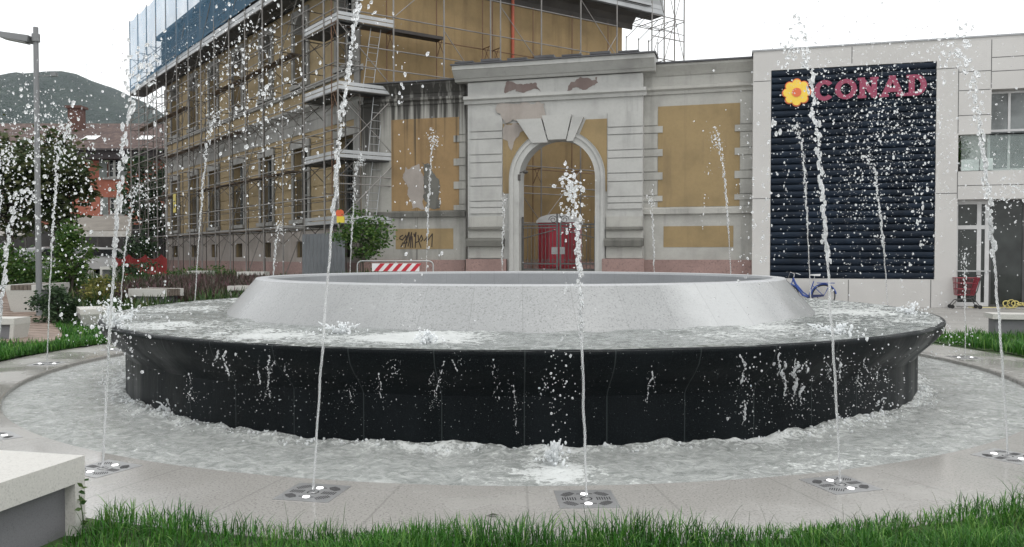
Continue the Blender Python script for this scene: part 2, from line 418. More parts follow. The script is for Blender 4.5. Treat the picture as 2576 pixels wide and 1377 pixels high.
# ---------------------------------------------------------------- ground nozzle plates
m_steel = plain('brushed_steel', (.42, .42, .42), .38, .1, 20, metal=.75)
m_black = plain('slot_black', (.008, .008, .009), .6, .1)
def mk_emit(name, col, st):
    m = NT(name); return m.fin((.8, .8, .8), .3, Emission_Color=(*col, 1), Emission_Strength=st)
m_lamp = mk_emit('lamp_white', (1, 1, 1), 3.)
PL = {0: 'square steel nozzle plate nearest the camera, at the foot of the central jet', -1: 'square steel nozzle plate turned diagonally, under the tall jet left of centre', 1: 'square steel nozzle plate under the leaning jet right of centre',
      -2: 'square steel nozzle plate beside the corner of the big concrete bench', 2: 'square steel nozzle plate cut by the right edge of the view', -3: 'square steel nozzle plate cut by the left edge above the big bench',
      -6: 'square steel nozzle plate on the left paving beyond the pool kerb', 6: 'square steel nozzle plate on the right paving in front of the side lawn',
      -7: 'steel nozzle plate hidden behind the splash at the left end of the basin', 7: 'steel nozzle plate behind the right end of the basin'}
pl = Thing('nozzle_plate', PL[0], 'nozzle plate', (0, 0, 0), 'steel nozzle plates around the pool')
M = MB(); M.box((0, 0, .003), (.56, .56, .008)); pl.part('plate', M, m_steel)
M = MB()
for sx in (-1, 1):
    for i in range(6): M.box((sx*(.105+i*.024), 0, .0065), (.011, .085, .004))
for sx in (-1, 1):
    for sy in (-1, 1):
        for i in range(7):
            a = R(45)*sx*sy; q = (i-3)*.021; cx_, cy_ = sx*.165, sy*.145
            M.box((cx_+q*math.cos(a+R(90))*-1, cy_+q*math.sin(a+R(90))*-1, .0065), (.10-.02*abs(i-3)*.5, .010, .004), rz=a)
for i in range(10):
    a = 2*math.pi*i/10
    if i not in (2, 7): M.box((.052*math.cos(a), .052*math.sin(a), .0065), (.013, .026, .004), rz=a)
for sy in (-1, 1):
    for sx in (-1, 1): M.box((sx*.058, sy*.15, .0065), (.04, .016, .004))
pl.part('slots', M, m_black)
M = MB(); M.lathe([(0, .012), (.022, .012), (.026, .004), (.0261, 0)], 20); pl.part('nozzle', M, m_steel, norm=False)
lo = []
for sy in (-1, 1):
    M = MB(); M.lathe([(0, .0095), (.034, .0095), (.038, .004)], 24, (0, sy*.15)); lo.append(pl.part('lamp', M, m_lamp, norm=False))
def ringpos(k, r=7.05):
    a = R(3+15*k); return np.array([CX+r*math.sin(a), CY-r*math.cos(a), 0.])
first = True
for k, lab in PL.items():
    p = ringpos(k); a = R(3+15*k)
    if first: pl.o.scale = (.69, .69, .69); pl.o.location = (p[0], p[1], .0); pl.o.rotation_euler = (0, 0, a+R(0)); pl.o['label'] = lab; first = False
    else: copy_tree(pl.o, (p[0], p[1], .0), a*1.0, lab)
# ---------------------------------------------------------------- water jets
def jet(k, apex, name_label, ra=None, r0=.016, ufall=1.75, beads=1., fallden=1., head=1., dens=1.):
    base = ringpos(k); a = R(3+15*k); dirr = np.array([math.sin(a), -math.cos(a)])
    if ra is None:
        best = None
        for q in np.linspace(5.3, 6.75, 60):
            w = np.array([CX, CY])+dirr*q; d = ray(apex[0], apex[1]); xx = d[0]/d[1]*w[1]
            e = abs(xx-w[0])+.05*abs(q-6.15)
            if best is None or e < best[0]: best = (e, q)
        ra = best[1]
    Ya = CY+dirr[1]*ra; A = P(apex[0], apex[1], Ya)
    N = base+np.array([0, 0, .01]); H = A-N
    dist = np.linalg.norm(N[:2]); g = max(1., dist/9.)      # far jets get coarser drops
    pos = lambda u: np.array([N[0]+H[0]*u, N[1]+H[1]*u, N[2]+H[2]*(2*u-u*u)])
    vel = lambda u: np.array([H[0], H[1], H[2]*(2-2*u)])
    r0 = r0*.74
    t = Thing('water_jet', name_label, 'water jet', base, 'jets of the ring around the pool')
    M = MB(); ub = .34                    # solid stream, then beads
    us = np.linspace(0, ub, 150); w0 = rng.uniform(0, 9); st_ = rng.choice([-1, 1])
    for ph in (0., 2.1, 4.2):
        pts = []; rr = []
        for i, u in enumerate(us):
            s = u/ub; p = pos(u); hgt = p[2]; an = ph+st_*hgt*(34+14*vnoise(w0, hgt*1.5))+3*vnoise(w0+5, hgt*4)
            wob = .012*s*np.array([vnoise(w0+hgt*6, 1.)-.5, vnoise(w0+hgt*6, 5.)-.5, 0])*2
            off = r0*(.25+.45*min(1, s*3))*np.array([math.cos(an), math.sin(an), 0]); pts.append(p+wob+off)
            rr.append(r0*(.62-.16*min(1, s*3))*(1+.9*s*(vnoise(w0+hgt*22+ph, 9.)-.5)*1.6))
        M.tube(pts, rr, 6)
    t.part('rising_stream', M, m_stream, smooth=True, norm=False); M = MB()
    u = ub-.06; sub = 2 if dist < 9 else 1
    while u < 1.0:
        p = pos(u); s = (u-ub)/(1-ub); v = vel(u)
        jit = (.010+.05*s*s)*rng.normal(size=3)*np.array([1, 1, .4])
        r = r0*rng.uniform(.55, 1.2)*(1+.15*s)*g**.4*beads
        blob(M, p+jit, r, rng.uniform(1.1, 2.4)*(1.25-.3*s), sub, v, .75)
        if rng.random() < .75*s*dens+.2:
            for _ in range(rng.integers(2, 6)):
                blob(M, p+jit+rng.normal(size=3)*(.02+.05*s), r*rng.uniform(.12, .45), 1.2, 1, v, .3)
        step = r*rng.uniform(1.1, 2.0)*(1.+.5*s)/max(np.linalg.norm(v), .5); u += max(step, .004)
    t.part('rising_drops', M, m_drop, smooth=True, norm=False, kind='stuff')
    M = MB()                              # ragged head around the apex
    for i in range(int(44*head)):
        u = np.clip(rng.normal(1.0, .10), .75, 1.3); p = pos(u)+rng.normal(size=3)*np.array([.045, .045, .09])*min(1.6, .6+H[2]*.2)
        blob(M, p, r0*(.12+1.1*rng.random()**2)*g**.4*beads, rng.uniform(1, 2.2), sub, rng.normal(size=3), .6)
    t.part('head', M, m_drop, smooth=True, norm=False, kind='stuff')
    if fallden > 0:
        M = MB(); u = 1.06
        while u < ufall:
            p = pos(u)
            if p[2] < (.86 if math.hypot(p[0]-CX, p[1]-CY) < 5.72 else 0.0): break
            v = vel(u); cl = vnoise(u*14+w0, 3.)
            if cl > .42/max(fallden, .2)*.8:
                blob(M, p+rng.normal(size=3)*.03, r0*rng.uniform(.35, 1.1)*g**.4*beads, rng.uniform(1, 2.2), sub, v, .5)
                if rng.random() < .5: blob(M, p+rng.normal(size=3)*.09, r0*rng.uniform(.2, .45)*g**.4, 1.2, 1, v, .3)
            u += rng.uniform(.006, .02)/max(fallden, .3)
        if M.n: t.part('falling_drops', M, m_drop, smooth=True, norm=False, kind='stuff')
    return pos
JETS = [
 (0, (1437, 470), 'short thick water jet in the middle, rising in front of the arched gate', 6.1, 0.0119, 1.9, 1.35, 1.0, 2.2, 1.6),
 (-1, (948, -70), 'very tall beaded water jet left of centre that leaves the top of the picture', None, 0.0119, 1.9, 1.25, .8, 1., .6),
 (1, (1998, 95), 'tall water jet crossing the dark louvred panel and the red lettering', None, 0.0119, 1.9, 1.3, .9, 1.5, 1.),
 (-2, (362, 150), 'tall water jet by the big bench, passing in front of the far scaffolding end', None, 0.0133, 1.7, 1.3, .9, 1.5, 1.2),
 (2, (2405, 110), 'tall water jet near the right edge, in front of the glazed shop door', None, 0.0126, 1.8, 1.3, .9, 1.4, 1.4),
 (-3, (62, 482), 'water jet curling over at the left edge of the picture', None, 0.0126, 1.5, 1.2, .6, 1., 1.),
 (-5, (20, 380), 'water jet at the left edge in front of the big leafy tree', None, 0.0119, 1.6, 1.2, .8, 1.2, 1.),
 (-6, (165, 320), 'ragged water jet beside the lamp post, rising from the left paving', None, 0.0126, 1.6, 1.2, 1., 2.2, 1.6),
 (-7, (352, 470), 'water jet behind the left end of the basin, before the red building corner', 5.9, 0.0119, 1.6, 1.1, 1., 1.2, 1.),
 (-8, (545, 285), 'water jet in front of the middle windows of the scaffolded facade', None, 0.0140, 1.6, 1.1, .7, 1.6, 1.),
 (-9, (704, 565), 'low water jet in front of the foot of the scaffolding', None, 0.0140, 1.6, 1.1, .7, 1., 1.),
 (-10, (905, 398), 'water jet in front of the corner scaffold tower and its small tree', None, 0.0140, 1.6, 1.1, .8, 1.5, 1.2),
 (-11, (1092, 342), 'water jet in front of the rust-streaked yellow wall panel', None, 0.0140, 1.7, 1.1, .8, 1.4, 1.),
 (-12, (1268, 500), 'small water jet in front of the left pier of the arch', 6.2, 0.0126, 1.7, 1.1, .4, 1., 1.),
 (11, (1452, 560), 'small water jet behind the central jet, in front of the red cabin', 6.2, 0.0126, 1.6, 1., .4, .8, 1.),
 (10, (1636, 492), 'small water jet in front of the right pier of the arch', None, 0.0126, 1.7, 1.1, .5, 1.3, 1.),
 (9, (1802, 345), 'forked water jet in front of the clean yellow wall panel', None, 0.0140, 1.7, 1.1, .8, 1.4, 1.),
 (8, (2003, 312), 'thin water jet in front of the left part of the dark louvred panel', None, 0.0140, 1.7, 1.1, .8, 1.2, 1.),
 (7, (2183, 398), 'thin leaning water jet in front of the right part of the dark louvred panel', None, 0.0140, 1.6, 1.1, .8, 1.2, 1.),
 (6, (2425, 640), 'thin low water jet in front of the shopping trolley', None, 0.0098, 1.6, 1., .4, .8, 1.),
 (3, (2545, 470), 'curling water jet coming in from beyond the right edge', None, 0.0119, 1.5, 1.1, .8, 1.5, 1.3)]
for j in JETS: jet(j[0], j[1], j[2], j[3], j[4], j[5], j[6], j[7], j[8], j[9])
# ---------------------------------------------------------------- fine spray, splashes, overflow strands
def cluster(M, n, cx, cy, sx, sy, Y, dY, r0, r1, st=1.3):
    for _ in range(n):
        p = P(rng.normal(cx, sx), rng.normal(cy, sy), Y+rng.uniform(-dY, dY))
        if p[2] < .05: continue
        r = .8*r0*(r1/r0)**(rng.random()**2.4)
        blob(M, p, r, rng.uniform(1, st), 1, np.array([rng.normal()*.3, rng.normal()*.3, 1]), .35)
M = MB()
cluster(M, 620, 640, 170, 75, 130, 6.3, .8, .004, .017, 1.8)
cluster(M, 260, 700, 400, 60, 110, 7.0, .8, .004, .014)
cluster(M, 1700, 2230, 260, 130, 120, 7.3, 1., .0032, .014)
cluster(M, 1500, 2220, 480, 150, 150, 7.5, 1., .0032, .013)
cluster(M, 500, 2440, 230, 90, 150, 8, 1., .002, .007)
cluster(M, 520, 100, 340, 80, 70, 9, 2, .005, .022, 1.6)
cluster(M, 480, 160, 480, 110, 110, 9, 2, .005, .02, 1.6)
cluster(M, 90, 230, 620, 70, 100, 8, 1, .006, .022, 1.8)
cluster(M, 160, 390, 560, 40, 90, 8, 1, .005, .016)
cluster(M, 120, 90, 230, 60, 60, 10, 2, .004, .012)
cluster(M, 420, 500, 160, 110, 80, 6.5, 1, .0025, .008)
cluster(M, 260, 290, 800, 60, 35, 8.6, .5, .004, .022, 1.8)
cluster(M, 120, 300, 870, 50, 45, 7.6, .4, .004, .02, 1.8)
cluster(M, 70, 1040, 500, 40, 220, 6.5, .3, .005, .018, 1.8)
cluster(M, 90, 1405, 980, 22, 110, 6.1, .2, .004, .014)
cluster(M, 110, 1900, 560, 40, 200, 6.5, .5, .005, .018, 1.8)
cluster(M, 180, 2190, 960, 60, 60, 6.7, .2, .003, .010)
cluster(M, 130, 2390, 840, 35, 45, 8., .5, .004, .013)
cluster(M, 520, 1400, 980, 560, 70, 6.45, .12, .0015, .005)
cluster(M, 420, 760, 1000, 240, 60, 6.75, .15, .002, .007)
cluster(M, 480, 2010, 1000, 180, 60, 6.9, .15, .002, .008)
cluster(M, 90, 2540, 470, 50, 60, 7.5, .5, .005, .02, 1.8)
cluster(M, 60, 1330, 800, 350, 60, 6.6, .4, .003, .009)
tag(M.build('water_spray', m_drop, smooth=True, norm=False), 'countless loose water drops flying around and above the fountain', 'water spray', kind='stuff')
M = MB()
def strand(x, y0, L, amp=.03, r=.006, Y=None):
    d = ray(x, y0)
    # radius of the lip at this bearing: find t where the ray meets r = 5.78
    A = d[0]**2+d[1]**2; B = -2*(d[0]*CX+d[1]*CY); C = CX*CX+CY*CY-5.79**2; t = (-B-math.sqrt(max(B*B-4*A*C, 0)))/(2*A)
    p0 = np.array([d[0]*t, d[1]*t, CH+d[2]*t]); n = max(5, int(L/.025)); o = rng.uniform(0, 50); sl = rng.normal(0, .16)
    pts = [p0+np.array([amp*2*(vnoise(o+i*.35, 1.)-.5)+sl*L*i/n, -.015*math.sin(i/n*2), -L*i/n]) for i in range(n+1)]
    rr = [r*(.5+1.3*vnoise(o+i*.9, 4.)) for i in range(n+1)]
    for i in range(len(pts)-1):
        if vnoise(o+i*.55, 7.) < .30: continue
        for k in range(3):
            f_ = rng.random(); w_ = rr[i]*rng.uniform(.35, .8); blob(M, pts[i]*(1-f_)+pts[i+1]*f_+rng.normal(size=3)*w_*.5, w_, rng.uniform(1.2, 2.6), 1, pts[i+1]-pts[i]+rng.normal(size=3)*.01, .6)
    br_ = rng.integers(0, max(1, len(pts)-3)); dv = np.array([rng.normal()*.5, 0, -1.])
    for k in range(int(L*50)):                                  # a side thread
        blob(M, pts[br_]+dv*(k*.006)+rng.normal(size=3)*.004, r*rng.uniform(.15, .5), 1.6, 1, dv, .5)
    for _ in range(int(L*110)):
        q = pts[rng.integers(0, len(pts))]; blob(M, q+rng.normal(size=3)*np.array([.045, .02, .06]), r*(.12+.7*rng.random()**2.5), 1.4, 1, np.array([0, 0, 1.]), .3)
for x, y0, L, r in [(520, 875, .12, .006), (548, 880, .16, .008), (570, 885, .2, .01), (590, 890, .1, .006), (650, 905, .28, .006), (668, 900, .42, .007), (690, 905, .2, .006), (720, 915, .16, .005),
                    (950, 940, .2, .006), (985, 905, .12, .005), (1000, 910, .1, .005), (1090, 930, .22, .005), (1105, 930, .3, .005), (1122, 905, .1, .006), (1135, 905, .09, .006), (1150, 900, .06, .007), (1245, 905, .32, .006), (1285, 965, .22, .005),
                    (1365, 945, .16, .005), (1640, 935, .24, .007), (1955, 890, .2, .008), (1972, 900, .34, .009), (2005, 905, .4, .012), (2030, 915, .36, .010), (2080, 910, .3, .008), (2110, 900, .2, .008), (2180, 905, .15, .008), (2170, 930, .2, .006), (2215, 920, .14, .006), (1870, 890, .3, .010), (1875, 985, .3, .009), (470, 930, .3, .006), (1290, 1000, .3, .004), (880, 960, .2, .004)]:
    strand(x, y0, L, .035, r)
tag(M.build('overflow_strands', m_drop, smooth=True, norm=False), 'thin strands of water breaking off the basin lip over the black drum', 'falling water', kind='stuff')
def splash(M, c, h, w, n, r0=.006, r1=.02, arms=6):
    c = np.asarray(c, float)
    for k in range(arms):
        a = rng.uniform(0, 2*math.pi); lean = rng.uniform(.2, 1.)*w; hh = h*rng.uniform(.5, 1.1)
        pts = [c+np.array([math.cos(a)*lean*s, math.sin(a)*lean*s, hh*(1.5*s-.5*s*s)*1.0]) for s in np.linspace(0, 1, 9)]
        pts = [p+rng.normal(size=3)*.012 for p in pts]
        M.tube(pts, [r1*(1-.75*s)*rng.uniform(.6, 1.4) for s in np.linspace(0, 1, 9)], 6)
    for k in range(n):
        a = rng.uniform(0, 2*math.pi); q = abs(rng.normal(0, .6)); blob(M, c+np.array([math.cos(a)*w*q, math.sin(a)*w*q, h*rng.random()**1.6*max(0., 1.2-.5*q)]), r0*(r1/r0)**(rng.random()**2), 1.3, 1, np.array([0, 0, 1.]), .5)
SPL = [('white splash in the pool where the central jet falls back', PZ(1395, 1165, -.03), .17, .16, 70), ('low splash on the basin edge left of centre', PZ(1075, 862, .84), .1, .14, 60), ('frothy splash at the left end of the basin', PZ(285, 822, .84), .28, .3, 150),
       ('small froth mound on the basin left of the tall jet', PZ(860, 838, .84), .1, .25, 70), ('splash on the basin at its right end', PZ(2110, 842, .84), .1, .3, 90), ('small splash near the right rim of the basin', PZ(2290, 790, .84), .14, .25, 60), ('splash under the right end of the drum', PZ(2190, 1030, 0), .16, .25, 90), ('small splash in the pool at the left foot of the drum', PZ(430, 1040, -.02), .14, .22, 60)]
for lab, c, h, w, n in SPL:
    M = MB(); splash(M, c, h, w, n)
    tag(M.build('water_splash', m_froth, smooth=True, norm=False, base=c), lab, 'splash', 'splashes where the jets land')
# ---------------------------------------------------------------- grass
def mk_grass(name, c0, c1, c2):
    m = NT(name); at = m.n('Attribute', attribute_name='tint').outputs['Fac']
    c = m.ramp(at, [(0., c0), (.5, c1), (1., c2)])
    m.fin(c, .45, Specular_IOR_Level=.3)
    tr = m.n('BsdfTranslucent', {'Color': c}); ms = m.n('MixShader', {'Fac': .3}); m.t.links.new(m.b.outputs[0], ms.inputs[1]); m.t.links.new(tr.outputs[0], ms.inputs[2]); m.t.links.new(ms.outputs[0], m.out.inputs['Surface'])
    return m.m
m_grass = mk_grass('grass_blades', (.010, .050, .005), (.042, .16, .016), (.16, .29, .065))
m_herb = mk_grass('herb_blades', (.016, .042, .010), (.04, .085, .02), (.11, .12, .05))
def grass(name, label, pts, hh, mat, w=.004, lean=.45, wig=None):
    n = len(pts); pts = np.asarray(pts); h = hh*rng.uniform(.55, 1.25, n)
    a = rng.uniform(0, 2*np.pi, n); le = np.abs(rng.normal(0, lean, n))+.08
    ld = np.stack([np.cos(a), np.sin(a)], 1)
    wd = np.stack([-np.sin(a+rng.normal(0, .5, n)), np.cos(a)], 1); wd /= np.linalg.norm(wd, axis=1)[:, None]
    ww = w*rng.uniform(.7, 1.4, n); V = np.zeros((n, 7, 3)); S = (0, .4, .75, 1.)
    for k, s in enumerate(S):
        off = ld*(h*le*s*s)[:, None]; z = h*(s-.35*le*s*s); c = pts.copy(); c[:, :2] += off; c[:, 2] += np.maximum(z, 0)
        if k < 3:
            q = (ww*(1-.35*s))[:, None]*wd; V[:, 2*k] = c; V[:, 2*k, :2] -= q; V[:, 2*k+1] = c; V[:, 2*k+1, :2] += q
        else: V[:, 6] = c
    b = (np.arange(n)*7)[:, None]
    quads = np.concatenate([b+np.array([0, 1, 3, 2]), b+np.array([2, 3, 5, 4])]); tris = b+np.array([4, 5, 6])
    me = bpy.data.meshes.new(name); me.from_pydata(V.reshape(-1, 3).tolist(), [], quads.tolist()+tris.tolist())
    me.polygons.foreach_set('use_smooth', [True]*len(me.polygons))
    tint = np.clip(rng.normal(.42, .2, n)+.6*(fbm(pts[:, 0]*2.5, pts[:, 1]*2.5)-.5), 0, 1)
    dry = rng.random(n) < .07; tint = np.where(dry, 1., tint)
    at = me.attributes.new('tint', 'FLOAT', 'POINT'); at.data.foreach_set('value', np.repeat(tint, 7).astype(np.float32))
    me.materials.append(mat); o = bpy.data.objects.new(name, me); COL.objects.link(o); tag(o, label, 'grass', kind='stuff'); return o
def scatter(n, x0, x1, y0, y1, ok, dens=None):
    out = []
    while len(out) < n:
        x, y = rng.uniform(x0, x1, n), rng.uniform(y0, y1, n); d = dens(x, y) if dens else np.ones(n); k = rng.random(n) < d
        for i in np.nonzero(k)[0]:
            if ok(x[i], y[i]): out.append((x[i], y[i], float(0 if rad(x[i], y[i]) < 8.3 else ground_z(x[i], y[i]))+.02))
    return np.array(out[:n])
# clumps give the front edge its uneven outline
bench_in = lambda x, y: (x < -2.45 and y > 2.9 and x > -3.4)
pf_ = scatter(46000, -4.2, 6.0, 3.5, 5.6, lambda x, y: rad(x, y) > 7.86 and not bench_in(x, y), lambda x, y: .5+.5*sstep(.35, .65, fbm(x*1.4, y*1.4, 3.)))
hf = .075+.125*sstep(.40, .68, fbm(pf_[:, 0]*1.3, pf_[:, 1]*1.3+5, 3.3))
grass('front_grass', 'long green grass along the bottom edge of the paving', pf_, hf, m_grass, .0028, .6)
q_ = pf_[rng.random(len(pf_)) < .03]; grass('tall_grass', 'few longer seed stems rising above the front grass', q_, .19, m_herb, .0014, .6)
pl_ = scatter(19000, -13, -5.5, 8.5, 17.5, lambda x, y: rad(x, y) > 7.88 and not path_in(x, y) and x < -6.5+.0*y, None)
pe_ = scatter(5000, -9, -5, 8.5, 17.0, lambda x, y: 7.86 < rad(x, y) < 8.2, None); pl_ = np.concatenate([pl_, pe_])
grass('side_grass', 'short grass between the left paving and the small benches', pl_, .12+.06*fbm(pl_[:, 0], pl_[:, 1]), m_grass, .007, .5)
pr_ = scatter(9000, 7.2, 12.3, 12.0, 16.0, right_ok, lambda x, y: .3+.7*sstep(.4, .6, fbm(x*1.2, y*1.2, 8.)))
grass('lawn_grass', 'patch of short grass on the right in front of the shop', pr_, .12+.14*sstep(.4, .7, fbm(pr_[:, 0]*1.5, pr_[:, 1]*1.5)), m_grass, .007, .45)
pb = scatter(20000, -20, -3.2, 17.2, 30, lambda x, y: rad(x, y) > 8.0 and not path_in(x, y, .45) and not (-11.5 < x < -6.6 and 20.9 < y < 27) and y < 32-.9*max(0, x+9), None)
grass('garden_plants', 'dense low herbs and flowering plants filling the garden bed', pb, .18+.38*sstep(.35, .7, fbm(pb[:, 0]*.7, pb[:, 1]*.7, 2.)), m_herb, .016, .45)
m_flow = mk_grass('flower_stems', (.03, .04, .02), (.075, .055, .045), (.15, .075, .09))
pw_ = scatter(7000, -11.6, -6.5, 20.8, 27.2, lambda x, y: True, None)
grass('flower_bed', 'brownish purple flowering bed behind the slatted bench', pw_, .3+.25*fbm(pw_[:, 0]*.9, pw_[:, 1]*.9), m_flow, .016, .4)
# ---------------------------------------------------------------- benches
def bench(label, c, ang, L, W, H=.45, t=.11, legs=(0, 1), slats=False, group='concrete benches around the fountain', taper=0., inset=.07):
    # c = base corner, long axis u at ang, width axis v to its left
    c = np.asarray(c, float); u = np.array([math.cos(ang), math.sin(ang), 0]); v = np.array([-math.sin(ang), math.cos(ang), 0]); z = np.array([0, 0, 1.])
    th = Thing('concrete_bench', label, 'bench', c, group); sg = 1 if W > 0 else -1; ins = inset*sg; tpw = taper*.6*sg
    def bx(M, a0, a1, b0, b1, z0, z1):
        q = lambda a, b, h: c+u*a+v*b+z*h
        M.hexa([q(a0, b0, z0), q(a1, b0, z0), q(a1, b1, z0), q(a0, b1, z0)], [q(a0, b0, z1), q(a1, b0, z1), q(a1, b1, z1), q(a0, b1, z1)])
    M = MB()
    if slats:
        bx(M, 0, L, 0, W*.16, H-t, H); bx(M, 0, L, W*.84, W, H-t, H)
        th.part('seat_edge', M, m_conc)
        M = MB(); n = 5; w = W*.66/n
        for i in range(n): bx(M, .01, L-.01, W*.17+i*w+.008, W*.17+(i+1)*w-.008, H-t*.95, H-.004)
        th.part('slats', M, m_slats)
    else:
        bx(M, 0, L, 0, W, H-t, H); th.part('seat', M, m_conc)
    lw = .075
    for e in legs:
        M = MB(); a0, a1 = (0, lw) if e == 0 else (L-lw, L); tp = taper*(1 if e == 0 else -1)
        q = lambda a, b, h: c+u*a+v*b+z*h
        M.hexa([q(a0+tp, tpw, -.05), q(a1+tp, tpw, -.05), q(a1+tp, W-tpw, -.05), q(a0+tp, W-tpw, -.05)], [q(a0, 0, H-t-.001), q(a1, 0, H-t-.001), q(a1, W, H-t-.001), q(a0, W, H-t-.001)])
        th.part('leg', M, m_conc)
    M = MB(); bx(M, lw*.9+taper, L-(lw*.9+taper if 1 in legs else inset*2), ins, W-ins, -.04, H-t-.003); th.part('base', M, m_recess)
    return th
def at(x, y, Y):
    p = P(x, y, Y); p[2] = 0 if rad(p[0], p[1]) < 8.3 else float(ground_z(p[0], p[1])); return p
cn = PZ(213, 1146, .45); cn[2] = 0.
ang = math.atan2(-.975, -.22)
v0 = np.array([-math.sin(ang), math.cos(ang), 0]); 
bench('big pale concrete bench in the near left corner, cut by the frame', cn-v0*.0+0, ang, 1.7, -.68, t=.145)
bench('small pale concrete bench beside the left end of the basin', at(203, 835, 16.9), R(122), 1.2, -.68, .45, .11, (0, 1), taper=.16)
bench('timber-slatted concrete bench behind the left end of the basin', at(323, 772, 20.7), R(-20), 1.15, .7, .50, .19, (0,), slats=True, taper=.12)
bench('timber-slatted bench with a slanted end on the left path', at(92, 775, 19.6), R(98), 2.0, .7, .72, .13, (0, 1), slats=True, taper=.14)
bench('low concrete bench end at the left edge beside the board path', at(-40, 868, 14.8), R(0), .56, .5, .45, .11, (1,), taper=.06)
bench('concrete bench tucked behind the left side of the cone', at(572, 752, 21.3), R(-8), 1.7, .6, .5, .12, (0,), slats=True, taper=.16)
bench('far pale concrete bench behind the cone, nearest the scaffolding foot', at(596, 712, 27.4), R(-6), .95, .5, .45, .12, (0,))
bench('far concrete bench standing before the flower bed left of the cone', at(470, 712, 29), R(-6), .8, .5, .45, .12, (1,))
bench('far small bench half hidden by shrubs near the parked cars', at(252, 722, 29), R(-4), .62, .5, .6, .1, (0, 1))
bench('pale concrete bench at the right edge beyond the lawn', at(2497, 862, 15.7)+np.array([0, 0, 0]), R(-14), 1.9, .55, .47, .1, ())
# dead leaf
M = MB(); c = PZ(1240, 1298, .004)
M.add([c+np.array(q) for q in ((-.045, 0, 0), (-.01, .012, .006), (.045, .004, .002), (.0, -.014, .009), (.0, .0, .016))], [(0, 4, 1), (1, 4, 2), (2, 4, 3), (3, 4, 0)])
tag(M.build('dead_leaf', plain('leaf_dark', (.02, .015, .012), .6), base=c, norm=False), 'dark dead leaf lying on the paving near the front grass', 'leaf')
def mk_leaf(name, c0, c1, c2):
    m = NT(name); ri = m.n('NewGeometry').outputs['Random Per Island']
    f = m.math('ADD', m.math('MULTIPLY', ri, .7), m.math('MULTIPLY', m.noise(.9, 3, m.pos()), .4))
    c = m.ramp(f, [(.15, c0), (.5, c1), (.9, c2)]); m.fin(c, .5, Specular_IOR_Level=.3)
    tr = m.n('BsdfTranslucent', {'Color': c}); ms = m.n('MixShader', {'Fac': .3}); m.t.links.new(m.b.outputs[0], ms.inputs[1]); m.t.links.new(tr.outputs[0], ms.inputs[2]); m.t.links.new(ms.outputs[0], m.out.inputs['Surface'])
    return m.m
# leafy weed at the near bench
def leafmesh(M, c, spread, n, ls, flat=.5, aspect=.5):
    c = np.asarray(c, float); sp = np.asarray(spread, float)*np.ones(3)
    for _ in range(n):
        p = c+rng.normal(size=3)*sp; leaf(M, p, ls*rng.uniform(.6, 1.3), flat, aspect)
def leaf(M, p, s, flat=.5, aspect=.5):
    d = unit(rng.normal(size=3)*np.array([1, 1, flat])); w = unit(np.cross(d, rng.normal(size=3)))
    M.add([p-d*s*.5, p+w*s*aspect*.5, p+d*s*.5, p-w*s*aspect*.5], [(0, 1, 2, 3)])
m_leafm = mk_leaf('leaf_mid', (.012, .04, .008), (.035, .085, .018), (.09, .13, .04))
th = Thing('weed', 'small leafy weed growing against the leg of the near bench', 'plant', (cn[0]+.02, cn[1]-.06, 0))
M = MB(); M.tube([cn+np.array([.02, -.05, 0]), cn+np.array([.05, -.12, .14]), cn+np.array([.02, -.10, .25])], .003, 5); th.part('stem', M, m_leafm)
M = MB(); [leaf(M, cn+np.array([.035, -.09, .08+.018*i])+rng.normal(size=3)*.025, .045, .5, .6) for i in range(14)]; th.part('leaves', M, m_leafm, norm=False)
# ================================================================ gateway wall
U = (.965, -.2615); NN = (-.2615, -.965)
FA = Fr((8.07, 27.0), U, NN); FC = Fr((13.57, 24.9), U, NN)
def mk_plaster(name, col, dirt=(.05, .05, .048), amt=.5, streak=0., peel=None):
    m = NT(name); p = m.pos(); c = np.array(col)
    f = m.ramp(m.noise(.9, 6, p), [(.28, tuple(c*.74)), (.5, tuple(c)), (.75, tuple(c*1.1))])
    f = m.mix(m.mr(m.noise(9, 4, p), .45, .7, 0, .25), f, tuple(c*.75))
    d = m.noise(1.1, 5, m.mapv(p, (2.6, 2.6, .22)), .6)
    f = m.mix(m.mr(d, .60-.12*amt, .8, 0, amt), f, dirt)
    if streak:                       # black run-off on the stained side wall: strong at the top, in vertical runs
        sp = m.n('SeparateXYZ', {0: p}); s2 = m.noise(1.0, 3, m.mapv(p, (5.5, 1.5, .10)), .7)
        top = m.mr(sp.outputs[2], streak[0], streak[1], 0., 1.)
        k = m.math('ADD', m.math('MULTIPLY', top, streak[2]), m.math('MULTIPLY', m.math('SUBTRACT', s2, .5), 2.6))
        f = m.mix(m.mr(k, .28, .75, 0, .93), f, (.022, .02, .017))
    m.bump(m.noise(22, 4, p), .15, .01)
    return m.fin(f, .85)
m_gray = mk_plaster('gray_plaster', (.38, .38, .365), amt=.32)
m_gray2 = mk_plaster('gray_plaster_side', (.35, .345, .32), amt=.42)
m_grayst = mk_plaster('gray_plaster_stained', (.30, .295, .27), amt=.5, streak=(4.6, 8.2, 1.0))
m_yel = mk_plaster('ochre_plaster', (.26, .19, .095), (.14, .10, .06), .6)
m_yelst = mk_plaster('ochre_plaster_stained', (.25, .165, .078), (.10, .06, .03), .6, streak=(3.5, 7.0, .30))
m_pinkst = granite('pink_stone', (.30, .2, .18), .5, 14, .8, big=.4)
m_darkst = mk_plaster('sooty_ledge', (.12, .118, .105), (.02, .02, .018), .9)
m_peel = mk_plaster('bare_render', (.30, .27, .245), (.2, .17, .15), .6)
m_peel2 = mk_plaster('bare_brick_render', (.16, .12, .11), (.25, .22, .2), .6)
m_lead = plain('roof_lead', (.06, .06, .065), .5, .3, 2)
A = FA.px
